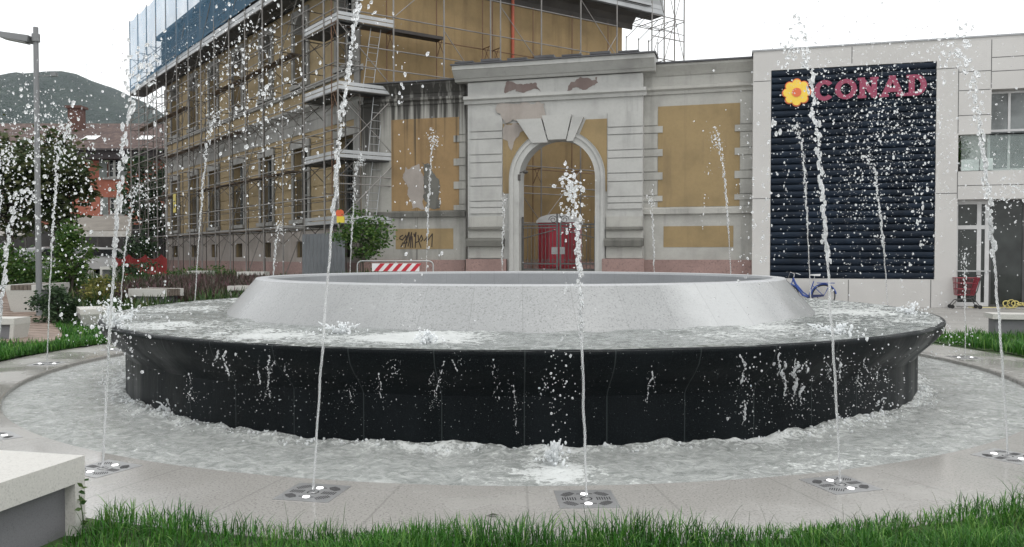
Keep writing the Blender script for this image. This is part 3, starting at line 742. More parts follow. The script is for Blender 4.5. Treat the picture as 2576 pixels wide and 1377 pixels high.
D0 = .38                                  # the central bay stands this far proud
def Zc(x, y): return FA.px(x, y, D0)[1]
def Sc(x, y=400): return FA.px(x, y, D0)[0]
gw = Thing('gateway', 'tall weathered grey gateway bay with an arched opening and heavy cornice', 'gateway', FA.W(Sc(1402), 0, 0))
M = MB()
sL, sR = Sc(1177), Sc(1617); zt = Zc(1400, 196)
xo0, xo1 = Sc(1307), Sc(1498); scx = (xo0+xo1)/2; rO = (xo1-xo0)/2; zap = Zc(1402, 351); zsp = zap-rO
zg0 = Zc(1402, 681)
arc = [(scx-rO*math.cos(a), zsp+rO*math.sin(a)) for a in np.linspace(0, math.pi, 33)]
poly = [(sL, -.2), (xo0, -.2)]+arc+[(xo1, -.2), (sR, -.2), (sR, zt), (sL, zt)]
FA.slab(M, poly, -.25, D0); gw.part('wall_body', M, m_gray)
# ochre spandrels
M = MB(); x0, x1 = Sc(1265), Sc(1527); zy = Zc(1265, 312); zyr = Zc(1500, 300); zb = Zc(1265, 470)
ro = Sc(1523)-scx
al = [(scx-ro*math.cos(a), zsp+ro*math.sin(a)) for a in np.linspace(0, R(62), 14)]
zs0 = min(zb, zsp)
FA.slab(M, [(x0, zs0-.25), (scx-ro-.01, zs0-.25)]+al+[(al[-1][0]-.1, zy), (x0, zy)], D0, D0+.012); gw.part('spandrel_panel', M, m_yel); M = MB()
ar = [(scx+ro*math.cos(a), zsp+ro*math.sin(a)) for a in np.linspace(R(62), 0, 14)]
FA.slab(M, [(ar[0][0]+.22, zyr)]+ar+[(scx+ro+.01, zs0-.25), (x1, zs0-.25), (x1, zyr)], D0, D0+.012); gw.part('spandrel_panel', M, m_yel)
# archivolt, three stepped bands
M = MB()
for ra, rb, d in ((rO, rO+.20, .10), (rO+.20, rO+.34, .14), (rO+.34, ro, .18)):
    def ringp(r): return [(scx-r*math.cos(a), zsp+r*math.sin(a)) for a in np.linspace(0, math.pi, 33)]
    A1, A2 = ringp(ra), ringp(rb)
    FA.slab(M, [(A2[0][0], 1.0)]+A2+[(A2[-1][0], 1.0), (A1[-1][0], 1.0)]+A1[::-1]+[(A1[0][0], 1.0)], D0-.02, D0+d)
gw.part('archivolt', M, m_gray)
# voussoirs / keystone
M = MB(); kz0, kz1 = zap-.02, Zc(1402, 300)
def vous(x0b, x1b, x0t, x1t, z0, z1, d): FA.slab(M, [(Sc(x0b), z0), (Sc(x1b), z0), (Sc(x1t), z1), (Sc(x0t), z1)], D0+.01, D0+d)
vous(1382, 1426, 1366, 1440, zap-.03, Zc(1402, 292), .215); vous(1341, 1380.5, 1302, 1364, zap-.12, Zc(1350, 301), .195); vous(1427.5, 1444, 1441.5, 1470, zap-.1, Zc(1450, 297), .195)
gw.part('keystone', M, m_gray)
# rusticated courses
M = MB(); M3 = MB(); ys_ = [(292, 330), (332, 349), (351, 388), (390, 408), (410, 446), (448, 467), (469, 505), (507, 521), (523, 537)]
for (ya, yb) in ys_:
    za, zb_ = Zc(1220, yb+.6), Zc(1220, ya+1.4)
    FA.box(M, Sc(1184), Sc(1264), za, zb_, D0, D0+.045)
    za, zb_ = Zc(1570, yb-12+.6), Zc(1570, ya-12+1.4)
    FA.box(M3, Sc(1529), sR, za, zb_, D0, D0+.045)
gw.part('rusticated_courses', M, m_gray); gw.part('rusticated_courses', M3, m_gray)
# pedestals with sooty ledges
for xa, xb in ((1181, 1266), (1526, 1617)):
    zl = lambda y: Zc((xa+xb)/2, y); M = MB(); M2 = MB()
    FA.box(M, Sc(xa), Sc(xb), zl(650), zl(620.5), D0, D0+.10); FA.box(M, Sc(xa-1), Sc(xb+1), zl(599), zl(579), D0, D0+.08); FA.box(M, Sc(xa), Sc(xb), zl(571), zl(545), D0, D0+.06)
    FA.mould(M2, Sc(xa-4), Sc(xb+4), [(D0, zl(620)), (D0+.26, zl(620)), (D0+.26, zl(606)), (D0+.2, zl(600)), (D0, zl(600))])
    FA.mould(M2, Sc(xa-1), Sc(xb+2), [(D0, zl(579)), (D0+.18, zl(579)), (D0+.18, zl(576)), (D0+.1, zl(571.5)), (D0, zl(571.5))])
    gw.part('pedestal', M, m_gray2); gw.part('pedestal_ledge', M2, m_darkst)
M = MB(); FA.box(M, Sc(1176), Sc(1276), -.1, Zc(1220, 652), D0, D0+.2); gw.part('plinth', M, m_pinkst); M = MB(); FA.box(M, Sc(1517), Sc(1622), -.1, Zc(1570, 651), D0, D0+.2); gw.part('plinth', M, m_pinkst)
# frieze string, cornice and lead flashing (follow the level lines of the bay)
M = MB(); z0 = Zc(1400, 249); z1 = Zc(1400, 231)
FA.mould(M, sL-.12, sR+.12, [(D0, z0-.05), (D0+.07, z0-.05), (D0+.09, z0+.06), (D0+.17, z0+.11), (D0+.17, z1-.03), (D0, z1)]); gw.part('string_moulding', M, m_gray)
M = MB(); zc0 = Zc(1400, 194); zc1 = Zc(1400, 166)
FA.mould(M, sL-.45, sR+.42, [(-.2, zc0), (D0+.1, zc0), (D0+.16, zc0+.08), (D0+.2, zc0+.1), (D0+.42, zc0+.34), (D0+.46, zc0+.36), (D0+.46, zc1+.12), (-.2, zc1+.16)]); gw.part('cornice', M, m_gray)
M = MB(); FA.mould(M, sL-.5, sR+.47, [(-.25, zc1+.165), (D0+.52, zc1+.125), (D0+.52, zc1+.175), (-.25, zc1+.24)])
for i in range(7):
    s0 = sL-.4+i*.98; FA.box(M, s0, s0+.7, zc1+.245, zc1+.30+.03*(i % 2), -.2, D0+.3)
gw.part('flashing', M, m_lead)
# fallen plaster patches
def patch(th, nm, mat, pxs, d, Fz=FA):
    M = MB(); pts = [Fz.px(x, y, d) for x, y in pxs]; o = rng.uniform(0, 9); out = []
    for (p, q) in zip(pts, pts[1:]+pts[:1]):
        for s in np.linspace(0, 1, 26, endpoint=False):
            w = np.array(p)*(1-s)+np.array(q)*s; out.append((w[0]+.42*(float(fbm(w[0]*3.1+o, w[1]*3.1))-.5), w[1]+.42*(float(fbm(w[0]*3.1+o, w[1]*3.1, 5.))-.5)))
    Fz.slab(M, out, d-.004, d+.004); th.part(nm, M, mat)
patch(gw, 'bare_patch', m_peel, [(1247, 264), (1320, 262), (1377, 264), (1379, 300), (1374, 346), (1350, 338), (1338, 308), (1268, 308), (1258, 292)], D0+.05)
patch(gw, 'bare_patch', m_peel, [(1268, 316), (1335, 312), (1330, 325), (1302, 345), (1284, 372), (1272, 350)], D0+.02)
patch(gw, 'bare_patch', m_peel2, [(1270, 212), (1290, 215), (1345, 209), (1358, 228), (1300, 236), (1272, 230)], D0+.006)
patch(gw, 'bare_patch', m_peel2, [(1425, 210), (1460, 197), (1505, 200), (1512, 214), (1470, 224), (1428, 224)], D0+.006)
# threshold steps hidden behind the fountain
M = MB()
for i in range(5): FA.box(M, xo0-.15+.02*i, xo1+.15-.02*i, -.1 if i == 0 else .2*i+.0-.001, zg0-.02-.2*(4-i) if i < 4 else zg0-.02, -.24, D0+.55-.1*i)
gw.part('steps', M, m_gray2)
# ---- side walls
def side_wall(label, xa, xb, main, pan, lowpan, ytop, stained, d=0.):
    Zs = lambda x, y: FA.px(x, y, d)[1]; Ss = lambda x: FA.px(x, 400, d)[0]; xm = (xa+xb)/2
    a0, a1 = Ss(xa), Ss(xb)
    mg = m_grayst if stained else m_gray2; my = m_yelst if stained else m_yel
    t = Thing('boundary_wall', label, 'wall', FA.W((a0+a1)/2, 0, d))
    ztop = Zs(xm, ytop); M = MB(); FA.box(M, a0, a1, -.2, ztop-.45, d-.45, d); t.part('wall_body', M, mg)
    M = MB(); FA.mould(M, a0, a1, [(d-.4, ztop-.45), (d+.03, ztop-.45), (d+.10, ztop-.34), (d+.24, ztop-.16), (d+.24, ztop-.08), (d-.4, ztop-.03)]); t.part('cornice', M, mg)
    M = MB(); FA.mould(M, a0, a1, [(d-.45, ztop-.028), (d+.30, ztop-.075), (d+.30, ztop-.02), (d-.45, ztop+.06)]); t.part('flashing', M, m_lead)
    z0 = Zs(xm, main['str']); M = MB(); FA.mould(M, a0, a1, [(d, z0-.22), (d+.05, z0-.22), (d+.06, z0-.12), (d+.14, z0-.06), (d+.14, z0+.02), (d, z0+.06)]); t.part('string_moulding', M, mg)
    px0, px1, py0, py1 = pan; M = MB(); FA.box(M, Ss(px0), Ss(px1), Zs(xm, py1), Zs(xm, py0), d, d+.012); t.part('ochre_panel', M, my)
    M = MB(); qy = [(292, 330, 0), (332, 349, 1), (351, 388, 0), (390, 408, 1), (410, 446, 0), (448, 467, 1), (469, 505, 0), (507, 521, 1)]
    off = main['qoff']
    for ya, yb, k in qy:
        if ya+off > py0-2:
            if main['ql']: FA.box(M, Ss(main['ql']), Ss(px0+(12 if k else -1)), Zs(px0, yb+off+.7), Zs(px0, ya+off+1.3), d, d+.04)
            if main['qr']: FA.box(M, Ss(px1-(13 if k else -1)), Ss(main['qr']), Zs(px1, yb+main['qoffr']+.7), Zs(px1, ya+main['qoffr']+1.3), d, d+.04)
    t.part('quoins', M, mg)
    M = MB(); zl0, zl1 = Zs(xm, main['led'][1]), Zs(xm, main['led'][0]); FA.mould(M, a0, a1, [(d, zl0), (d+.1, zl0), (d+.1, zl1-.05), (d, zl1)]); t.part('ledge', M, m_darkst if stained else m_gray2)
    lx0, lx1, ly0, ly1 = lowpan; M = MB(); FA.box(M, Ss(lx0), Ss(lx1), Zs(xm, ly1), Zs(xm, ly0), d, d+.01); t.part('lower_panel', M, m_yel)
    M = MB(); FA.box(M, a0, a1, -.1, Zs(xm, 654), d, d+.12); t.part('plinth', M, m_pinkst)
    return t
swl = side_wall('left flank of the gateway wall, with rust-streaked ochre panel and black soot under its cornice', 905, 1171, dict(str=250, qoff=8, qoffr=8, ql=None, qr=1172, led=(532, 547)), (985, 1155, 300, 531), (995, 1140, 576, 627), 206, True)
swr = side_wall('right flank of the gateway wall, with a clean ochre panel, beside the shop', 1620, 1896, dict(str=218, qoff=-15, qoffr=-19, ql=1620, qr=1895, led=(521, 538)), (1655, 1861, 264, 520), (1670, 1846, 569, 622), 154, False)
# upper-left grey pilaster strip and soot patches on the left flank
patch(swl, 'soot_patch', m_darkst, [(1066, 410), (1085, 420), (1100, 470), (1110, 525), (1078, 527), (1064, 470)], .016)
patch(swl, 'bare_patch', m_peel, [(1020, 420), (1060, 412), (1066, 470), (1070, 526), (1040, 526), (1025, 480), (1010, 440)], .016)
# graffiti on the lower left panel
M = MB(); gx = lambda x, y: FA.px(868+x*.3438, 355+y*.3438)
for st in ([(425, 690), (405, 700), (400, 715), (420, 725), (440, 700), (445, 690), (455, 745), (430, 750), (470, 670), (470, 745)], [(425, 745), (410, 775)], [(462, 770), (475, 720), (488, 670), (478, 780)], [(492, 700), (495, 780)], [(505, 680), (510, 700), (520, 670), (518, 690), (515, 780)], [(535, 690), (540, 730), (556, 780)], [(515, 745), (540, 735), (560, 690), (570, 720), (555, 735)], [(580, 730), (605, 700), (600, 735), (640, 680), (636, 775)], [(440, 780), (460, 700), (468, 668)]):
    FA.ribbon(M, [gx(*q) for q in st], .045, .012)
swl.part('graffiti', M, plain('spray_paint', (.03, .018, .012), .6, .1))
# ---- iron gate
m_iron = plain('gate_iron', (.07, .07, .068), .55, .3, 6)
gt = Thing('iron_gate', 'double-leaf grey iron gate with vertical bars and scrolls closing the arch', 'gate', FA.W(scx, zg0, .1))
dg = .1; Zg = lambda y: FA.px(1402, y, dg)[1]; Sg = lambda x: FA.px(x, 600, dg)[0]
def rod(M, a, z0, b, z1, r, d=dg): M.tube([FA.W(a, z0, d), FA.W(b, z1, d)], r, 6)
ztp, zm, zlo, zbt = Zg(565), Zg(573), Zg(664), Zg(679); cx = Sg(1405.7)
M = MB()
for a, b in ((xo0+.02, cx-.03), (cx+.03, xo1-.02)):
    for zz, hh in ((ztp, .05), (zm, .04), (zlo, .05), (zbt, .07)): FA.box(M, a, b, zz-hh/2, zz+hh/2, dg-.025, dg+.025)
    for q in (a, b-.06): FA.box(M, q, q+.06, zbt-.03, Zg(545) if abs(q-cx) > .3 else Zg(538), dg-.03, dg+.03)
gt.part('frame', M, m_iron)
M = MB()
for a, b in ((xo0+.1, cx-.09), (cx+.09, xo1-.1)):
    for q in np.linspace(a, b, 10)[1:-1]: rod(M, q, zbt, q, ztp-.0, .012)
    pts = [FA.W(s, zm-.05-.35*abs(s-cx)/1.4, dg) for s in np.linspace(a, b, 8)]; M.tube(pts, .02, 6)
gt.part('bars', M, m_iron)
M = MB()
for q in np.linspace(xo0+.2, xo1-.2, 13):
    c = np.array([math.cos, math.sin]); pts = [FA.W(q+.07*math.cos(a)*(1-a/14), zlo+.10+.07*math.sin(a)*(1-a/14), dg) for a in np.linspace(0, 9, 16)]; M.tube(pts, .009, 5)
for sx in (-1, 1):
    pts = [FA.W(cx+sx*(.2+.17*math.cos(a)*(1-a/13)), ztp+.17+.15*math.sin(a)*(1-a/13), dg) for a in np.linspace(0, 10, 20)]; M.tube(pts, .014, 5)
gt.part('scrolls', M, m_iron)
M = MB(); FA.box(M, cx-.26, cx-.04, Zg(640), Zg(622), dg-.03, dg+.035); FA.box(M, cx+.05, cx+.22, Zg(640), Zg(622), dg-.03, dg+.035); gt.part('lock_plate', M, plain('lock_gray', (.2, .2, .2), .6))
# ---- red cabin behind the gate
m_red = plain('cabin_red', (.30, .008, .02), .45, .25, 2); m_white = plain('cabin_white', (.62, .62, .62), .5, .15, 3)
dc = -1.6; Zk = lambda y: FA.px(1402, y, dc)[1]; Sk = lambda x: FA.px(x, 600, dc)[0]
rc = Thing('site_cabin', 'red site cabin with rounded white roof behind the iron gate', 'cabin', FA.W(Sk(1402), Zk(676), dc))
a, b, z0, z1 = Sk(1353), Sk(1449), Zk(679), Zk(556)
M = MB(); FA.box(M, a, b, z0, z1, dc-1.2, dc)
for i in range(9): FA.box(M, a+.06+i*(b-a-.12)/9, a+.06+i*(b-a-.12)/9+.05, z0+.1, z1-.12, dc, dc+.03)
rc.part('body', M, m_red)
M = MB(); prof = [(a-.05+(b-a+.1)*i/12, z1+.26*math.sin(math.pi*i/12)**.5) for i in range(13)]; FA.slab(M, [(a-.05, z1-.06)]+prof+[(b+.05, z1-.06)], dc-1.25, dc+.06); rc.part('roof', M, m_white)
M = MB(); s_ = (a+b)/2; FA.box(M, s_-.28, s_+.28, z0+.12, z1-.2, dc+.03, dc+.05); rc.part('door', M, plain('door_red', (.42, .012, .035), .4, .15, 2))
# ---- wall lamp on the arch jamb
M = MB(); p = FA.W(xo0+.02, zsp+.05, D0+.05); M.box(p+np.array([-.02, 0, 0]), (.1, .1, .22)); M.tube([p+np.array([0, 0, .18]), p+np.array([.16, 0, .22])], .02, 6); M.ball(p+np.array([.2, 0, .2]), (.1, .1, .07), 2)
tag(M.build('wall_lamp', plain('lamp_dark', (.05, .045, .04), .5), base=p), 'small dark lamp fixed to the left jamb of the arch', 'lamp')
# ================================================================ shop building
def mk_clad():
    m = NT('pale_cladding'); p = m.pos()
    f = m.ramp(m.noise(.6, 5, p), [(.3, (.43, .42, .405)), (.7, (.49, .48, .465))]); f = m.mix(m.mr(m.noise(70, 2, p), .5, .75, 0, .12), f, (.4, .39, .38))
    return m.fin(f, .6)
m_clad = mk_clad(); m_joint = plain('joint_dark', (.10, .10, .10), .8)
C_ = FC.px
def Zq(x, y, d=0.): return FC.px(x, y, d)[1]
def Sq(x, d=0.): return FC.px(x, 500, d)[0]
sh = Thing('shop_building', 'pale flat-fronted shop with a dark louvred panel and glazed entrance', 'building', FC.W(0, 0, 0))
s0, s1 = Sq(1893), 9.5; ztop = Zq(1893, 131)
zp0, zp1 = Zq(2145, 702), Zq(2145, 166)
h_p = (Sq(1938), Sq(2353), zp0, zp1)
h_d = (Sq(2408.5), 9.2, .02, Zq(2490, 501)); zwb = Zq(2490, 430)
h_b = (Sq(2409), 9.2, zwb, Zq(2450, 338)); h_w = (Sq(2491), 9.2, Zq(2450, 338), Zq(2520, 224))
M = MB(); FC.holes(M, s0, s1, 0, ztop, [h_p, h_d, h_b, h_w], -.55, 0); sh.part('wall', M, m_clad, norm=False)
M = MB(); FC.box(M, s0, s0+.05, 0, ztop-.01, -14, -.56); FC.box(M, s0, s1, 0, ztop-.01, -14, -13.9); FC.box(M, s0+.06, s1, ztop-.3, ztop-.05, -13.9, -.56); sh.part('rear_walls', M, m_clad)
M = MB(); FC.box(M, s0-.04, s1, ztop, ztop+.05, -.6, .03); sh.part('coping', M, plain('coping_metal', (.3, .31, .32), .4, .1))
M = MB(); jw = .022
def jv(x, y0, y1): FC.box(M, Sq(x)-jw/2, Sq(x)+jw/2, Zq(x, y1), Zq(x, y0), 0, .003)
def jh(x0, x1, y): FC.box(M, Sq(x0), Sq(x1), Zq((x0+x1)/2, y)-jw/2, Zq((x0+x1)/2, y)+jw/2, 0, .0032)
jv(2140, 118, 160); jv(2136, 704, 772); jv(2344, 704, 774); jv(2408, 175, 336); jv(2408, 432, 500); jv(2490, 100, 222)
for y in (205, 500): jh(1894, 1937, y)
jh(2354, 2407, 173); jh(2354, 2407, 487); jh(2409, 2489, 180); jh(2409, 2489, 227); jh(2409, 2489, 290); jh(2409, 2576, 466); jh(2491, 2576, 143); jh(2491, 2576, 178)
sh.part('panel_joints', M, m_joint)
m_louv = plain('louvre_navy', (.007, .014, .026), .6, .4, 1.3); m_louv.node_tree.nodes['Principled BSDF'].inputs['Specular IOR Level'].default_value = .18
M = MB(); n = 31; hz = (zp1-zp0)/n; FC.box(M, h_p[0], h_p[1], zp0, zp1, -.54, -.2)
for i in range(n):
    z = zp0+i*hz; FC.mould(M, h_p[0]+.01, h_p[1]-.01, [(-.2, z+.005), (-.05, z+.012)]+[(-.05+.055*math.sin(q), z+.02+(hz*.86)*(1-math.cos(q))/2) for q in np.linspace(.15, math.pi-.15, 7)]+[(-.05, z+hz*.9), (-.2, z+hz*.93)])
sh.part('louvre_panel', M, m_louv)
# windows and entrance
def mk_glass(name, col):
    m = NT(name); p = m.pos()
    f = m.ramp(m.noise(1.3, 3, p), [(.3, tuple(np.array(col)*.5)), (.7, tuple(np.array(col)*1.6))])
    return m.fin(f, .05, Specular_IOR_Level=.4)
m_glass = mk_glass('dark_glass', (.022, .026, .024)); m_glassl = mk_glass('sky_painted_glass', (.12, .13, .13)); m_frame = plain('alu_frame', (.5, .5, .5), .4, .08); m_dframe = plain('dark_frame', (.05, .05, .05), .5)  # m_glassl is paler: the upper window's reflection is painted into its colour
def winpart(th, fr, a0, a1, z0, z1, d, mg, mf, fw_, mulls=(), trans=(), nm='window'):
    M = MB()
    for q in ((a0, a0+fw_, z0, z1), (a1-fw_, a1, z0, z1), (a0+fw_, a1-fw_, z0, z0+fw_), (a0+fw_, a1-fw_, z1-fw_, z1)): fr.box(M, *q, d-.05, d)
    for x in mulls: fr.box(M, x-fw_/2, x+fw_/2, z0+fw_, z1-fw_, d-.045, d-.006)
    for z in trans: fr.box(M, a0+fw_, a1-fw_, z-fw_/2, z+fw_/2, d-.048, d-.003)
    o = th.part(nm, M, mf); M = MB(); fr.box(M, a0+fw_*.5, a1-fw_*.5, z0+fw_*.5, z1-fw_*.5, d-.034, d-.026)
    th.part('pane', M, mg, o); return o
winpart(sh, FC, h_w[0]+.005, h_w[1]-.01, zwb+.02, h_w[3]-.01, -.35, m_glassl, m_frame, .07, (Sq(2546), Sq(2546)+1.3), (Zq(2520, 325),))
M = MB(); FC.box(M, h_b[0]+.001, h_w[0]+.001, zwb+.001, h_b[3]-.001, -.545, -.5); sh.part('balcony_wall', M, m_clad)
bp = Thing('potted_plant', 'dark bushy plant behind the glass balcony rail of the shop', 'plant', FC.W(Sq(2420), zwb+.02, -.3)); M = MB(); leafmesh(M, FC.W(Sq(2423), zwb+.55, -.3), (.12, .06, .27), 420, .12, .6, .5); bp.part('leaves', M, m_leafm, norm=False); M = MB(); M.lathe([(.1, zwb+.02), (.14, zwb+.24), (.12, zwb+.24)], 14, tuple(FC.W(Sq(2423), 0, -.3)[:2])); bp.part('pot', M, m_dframe, norm=False)
M = MB(); FC.box(M, h_b[0]+.1, h_b[1]-.1, zwb+.02, Zq(2450, 339)-.02, -.06, -.045); gr_ = NT('rail_glass'); gr_.fin((.6, .66, .65), .05); t_ = gr_.n('BsdfTransparent', {'Color': (.93, .96, .95)}); x_ = gr_.n('MixShader', {'Fac': .12}); gr_.t.links.new(t_.outputs[0], x_.inputs[1]); gr_.t.links.new(gr_.b.outputs[0], x_.inputs[2]); gr_.t.links.new(x_.outputs[0], gr_.out.inputs['Surface']); sh.part('balcony_glass', M, gr_.m)
M = MB()
for x0, x1, y0 in ((2420, 2464, 400), (2468, 2500, 398)): FC.box(M, Sq(x0), Sq(x1), zwb+.03, Zq(2450, y0), -.3, -.12)
sh.part('balcony_box', M, plain('white_box', (.6, .6, .6), .6))
zd1 = h_d[3]; dd = -.4
winpart(sh, FC, h_d[0]+.005, Sq(2500), .04, zd1-.01, dd, m_glass, m_frame, .12, (Sq(2474),), (Zq(2450, 571),), 'entrance_door')
winpart(sh, FC, Sq(2500)+.005, 9.18, .04, zd1-.01, dd-.05, m_glass, m_dframe, .06, (Sq(2590),), ())
M = MB(); FC.box(M, Sq(2404), Sq(2503), 1.12, 1.16, dd+.02, dd+.06); sh.part('door_handle', M, m_steel)
# lettering and flower on the louvres
sg = Thing('shop_sign', 'red slab-serif letters CONAD beside a yellow flower on the dark louvres', 'sign', FC.W(Sq(2150), Zq(2150, 225), .02))
m_let = plain('letter_red', (.24, .032, .075), .45, .1); m_flo = plain('flower_yellow', (.75, .52, .06), .45, .08); m_ora = plain('flower_orange', (.62, .13, .04), .45, .05)
def lbox(x0, x1, y0, y1):
    xm = (x0+x1)/2; return Sq(x0, .06), Sq(x1, .06), Zq(xm, y1, .06), Zq(xm, y0, .06)
def stroke(M, b, segs, w):
    # thick strokes in a unit box
    a0, a1, z0, z1 = b; X = lambda u: a0+u*(a1-a0); Zz = lambda v: z0+v*(z1-z0)
    for p, q in segs:
        p = np.array([X(p[0]), Zz(p[1])]); q = np.array([X(q[0]), Zz(q[1])]); t = unit(q-p); nn = np.array([-t[1], t[0]])*w/2
        global _dz; _dz += .0012
        FC.slab(M, [tuple(p-nn), tuple(q-nn), tuple(q+nn), tuple(p+nn)], .02, .07+_dz)
_dz = 0.
def ringstroke(M, b, a_0, a_1, w):
    a0, a1, z0, z1 = b; cx, cz, rx, rz = (a0+a1)/2, (z0+z1)/2, (a1-a0)/2, (z1-z0)/2
    an = np.linspace(a_0, a_1, 28); o = [(cx+rx*math.cos(t), cz+rz*math.sin(t)) for t in an]; i = [(cx+(rx-w)*math.cos(t), cz+(rz-w*.8)*math.sin(t)) for t in an]
    for k in range(27): FC.slab(M, [o[k], o[k+1], i[k+1], i[k]], .02, .07)
W_ = .165
M = MB(); ringstroke(M, lbox(2046, 2098, 202, 254), R(42), R(318), W_); sg.part('letter', M, m_let, norm=False)
M = MB(); ringstroke(M, lbox(2098, 2153, 199, 250), 0, R(360), W_); sg.part('letter', M, m_let, norm=False)
M = MB(); b = lbox(2155, 2207, 195, 247); stroke(M, b, [((.22, 0), (.22, 1)), ((.8, 0), (.8, 1)), ((.2, .92), (.8, .08))], W_*.95); stroke(M, b, [((0, .07), (.42, .07)), ((0, .93), (.3, .93)), ((.6, .93), (1, .93))], W_*.5); sg.part('letter', M, m_let)
M = MB(); b = lbox(2209, 2276, 191, 244); stroke(M, b, [((.17, .05), (.5, .97)), ((.83, .05), (.5, .97)), ((.3, .34), (.7, .34))], W_*.9); stroke(M, b, [((0, .07), (.36, .07)), ((.64, .07), (1, .07)), ((.36, .94), (.62, .94))], W_*.5); sg.part('letter', M, m_let)
M = MB(); b = lbox(2277, 2328, 188, 241); stroke(M, b, [((.26, 0), (.26, 1))], W_); stroke(M, b, [((0, .08), (.5, .08)), ((0, .92), (.5, .92))], W_*.6)
b2 = (b[0]+(b[1]-b[0])*-.1, b[1], b[2], b[3]); ringstroke(M, b2, R(-90), R(90), W_); sg.part('letter', M, m_let, norm=False)
fx, fz = FC.px(2004, 233, .06); fr_ = (Sq(2039, .06)-Sq(1969, .06))/2
def petals(M, r, d0, d1, k=8):
    pts = []
    for i in range(160):
        t = 2*math.pi*i/160; q = r*(.80+.20*abs(math.cos(t*k/2))**.7); pts.append((fx+q*math.cos(t), fz+q*math.sin(t)))
    FC.slab(M, pts, d0, d1)
M = MB(); petals(M, fr_*1.06, .02, .06); fo = sg.part('flower', M, m_ora)
M = MB(); petals(M, fr_*.97, .061, .08); sg.part('petals', M, m_flo, fo)
M = MB(); FC.slab(M, [(fx+fr_*.34*math.cos(t), fz+fr_*.34*math.sin(t)) for t in np.linspace(0, 2*math.pi, 28, endpoint=False)], .081, .095); sg.part('flower_centre', M, m_ora, fo)
# ---- blue bicycle leaning by the wall
m_blue = plain('bike_blue', (.02, .06, .26), .35, .15); m_tyre = plain('tyre_black', (.015, .015, .015), .8); m_chr = plain('chrome', (.6, .6, .6), .25, .05, metal=.9); m_saddle = plain('saddle_white', (.62, .62, .62), .5)
db = .42; sR_ = Sq(2074, db); bk = Thing('bicycle', 'blue step-through bicycle with white saddle leaning by the shop wall', 'bicycle', FC.W(sR_-.5, 0, db))
B = lambda s, z, d=0.: FC.W(sR_-s, z, db+d)       # s grows towards the front wheel (left)
for s in (0, 1.08):
    M = MB(); M.tube([B(s+.335*math.cos(t), .345+.335*math.sin(t)) for t in np.linspace(0, 2*math.pi, 33)], .02, 6, False); w = bk.part('wheel', M, m_tyre, norm=False, smooth=True)
    M = MB()
    for t in np.linspace(0, math.pi, 9)[:-1]: M.tube([B(s+.32*math.cos(t), .345+.32*math.sin(t)), B(s-.32*math.cos(t), .345-.32*math.sin(t))], .003, 4)
    M.tube([B(s, .345, -.05), B(s, .345, .05)], .03, 8); bk.part('spokes', M, m_chr, w)
    M = MB(); M.tube([B(s+.375*math.cos(t), .345+.375*math.sin(t)) for t in np.linspace(R(15 if s else -10), R(150 if s else 170), 16)], .024, 6); bk.part('mudguard', M, m_blue)
M = MB(); M.tube([B(.46, .30), B(.62, .36), B(.78, .58), B(.93, .90)], .034, 8); M.tube([B(.46, .34), B(.62, .46), B(.90, .80)], .02, 8); M.tube([B(.46, .28), B(.30, .80)], .018, 8); M.tube([B(.46, .28, .04), B(0, .345, .05)], .014, 6); M.tube([B(.46, .28, -.04), B(0, .345, -.05)], .014, 6); M.tube([B(.34, .68, .04), B(0, .345, .05)], .011, 6); M.tube([B(.34, .68, -.04), B(0, .345, -.05)], .011, 6); bk.part('frame', M, m_blue)
M = MB(); M.tube([B(.90, .92), B(.96, .74), B(1.0, .62), B(1.08, .345)], .018, 8); bk.part('fork', M, m_blue)
M = MB(); M.tube([B(.90, .92), B(.88, 1.06)], .014, 6); M.tube([B(.72, 1.02, .30), B(.84, 1.06, .22), B(.92, 1.08, .0), B(.84, 1.06, -.22), B(.72, 1.02, -.30)], .013, 6); M.tube([B(.9, 1.05, .1), B(1.02, 1.1, .1), B(1.06, .95, .05), B(1.0, .7, .02)], .006, 5); bk.part('handlebar', M, m_chr)
M = MB(); M.hexa([B(.12, .97, -.10), B(.12, .97, .10), B(.40, .99, .025), B(.40, .99, -.025)], [B(.10, 1.04, -.1), B(.10, 1.04, .1), B(.40, 1.02, .025), B(.40, 1.02, -.025)]); bk.part('saddle', M, m_saddle)
M = MB(); M.tube([B(.30, .78), B(.27, .98)], .013, 6); bk.part('seat_post', M, m_chr)
M = MB(); M.hexa([B(-.32, .74, -.07), B(-.32, .74, .07), B(.2, .74, .07), B(.2, .74, -.07)], [B(-.32, .765, -.07), B(-.32, .765, .07), B(.2, .765, .07), B(.2, .765, -.07)]); M.tube([B(-.2, .74, .06), B(0, .345, .06)], .008, 5); M.tube([B(-.2, .74, -.06), B(0, .345, -.06)], .008, 5); bk.part('rear_rack', M, m_blue)
M = MB(); M.hexa([B(.46, .27, .06), B(.0, .33, .06), B(.0, .33, .08), B(.46, .27, .08)], [B(.46, .38, .06), B(.0, .39, .06), B(.0, .39, .08), B(.46, .38, .08)]); bk.part('chain_guard', M, plain('bike_navy', (.012, .02, .08), .4))
M = MB(); M.tube([B(.46, .28, .1), B(.56, .14, .1)], .012, 6); M.box(B(.57, .13, .15), (.1, .09, .03)); M.tube([B(.2, .32, .05), B(.05, .02, .14)], .012, 6); bk.part('pedal', M, m_black)
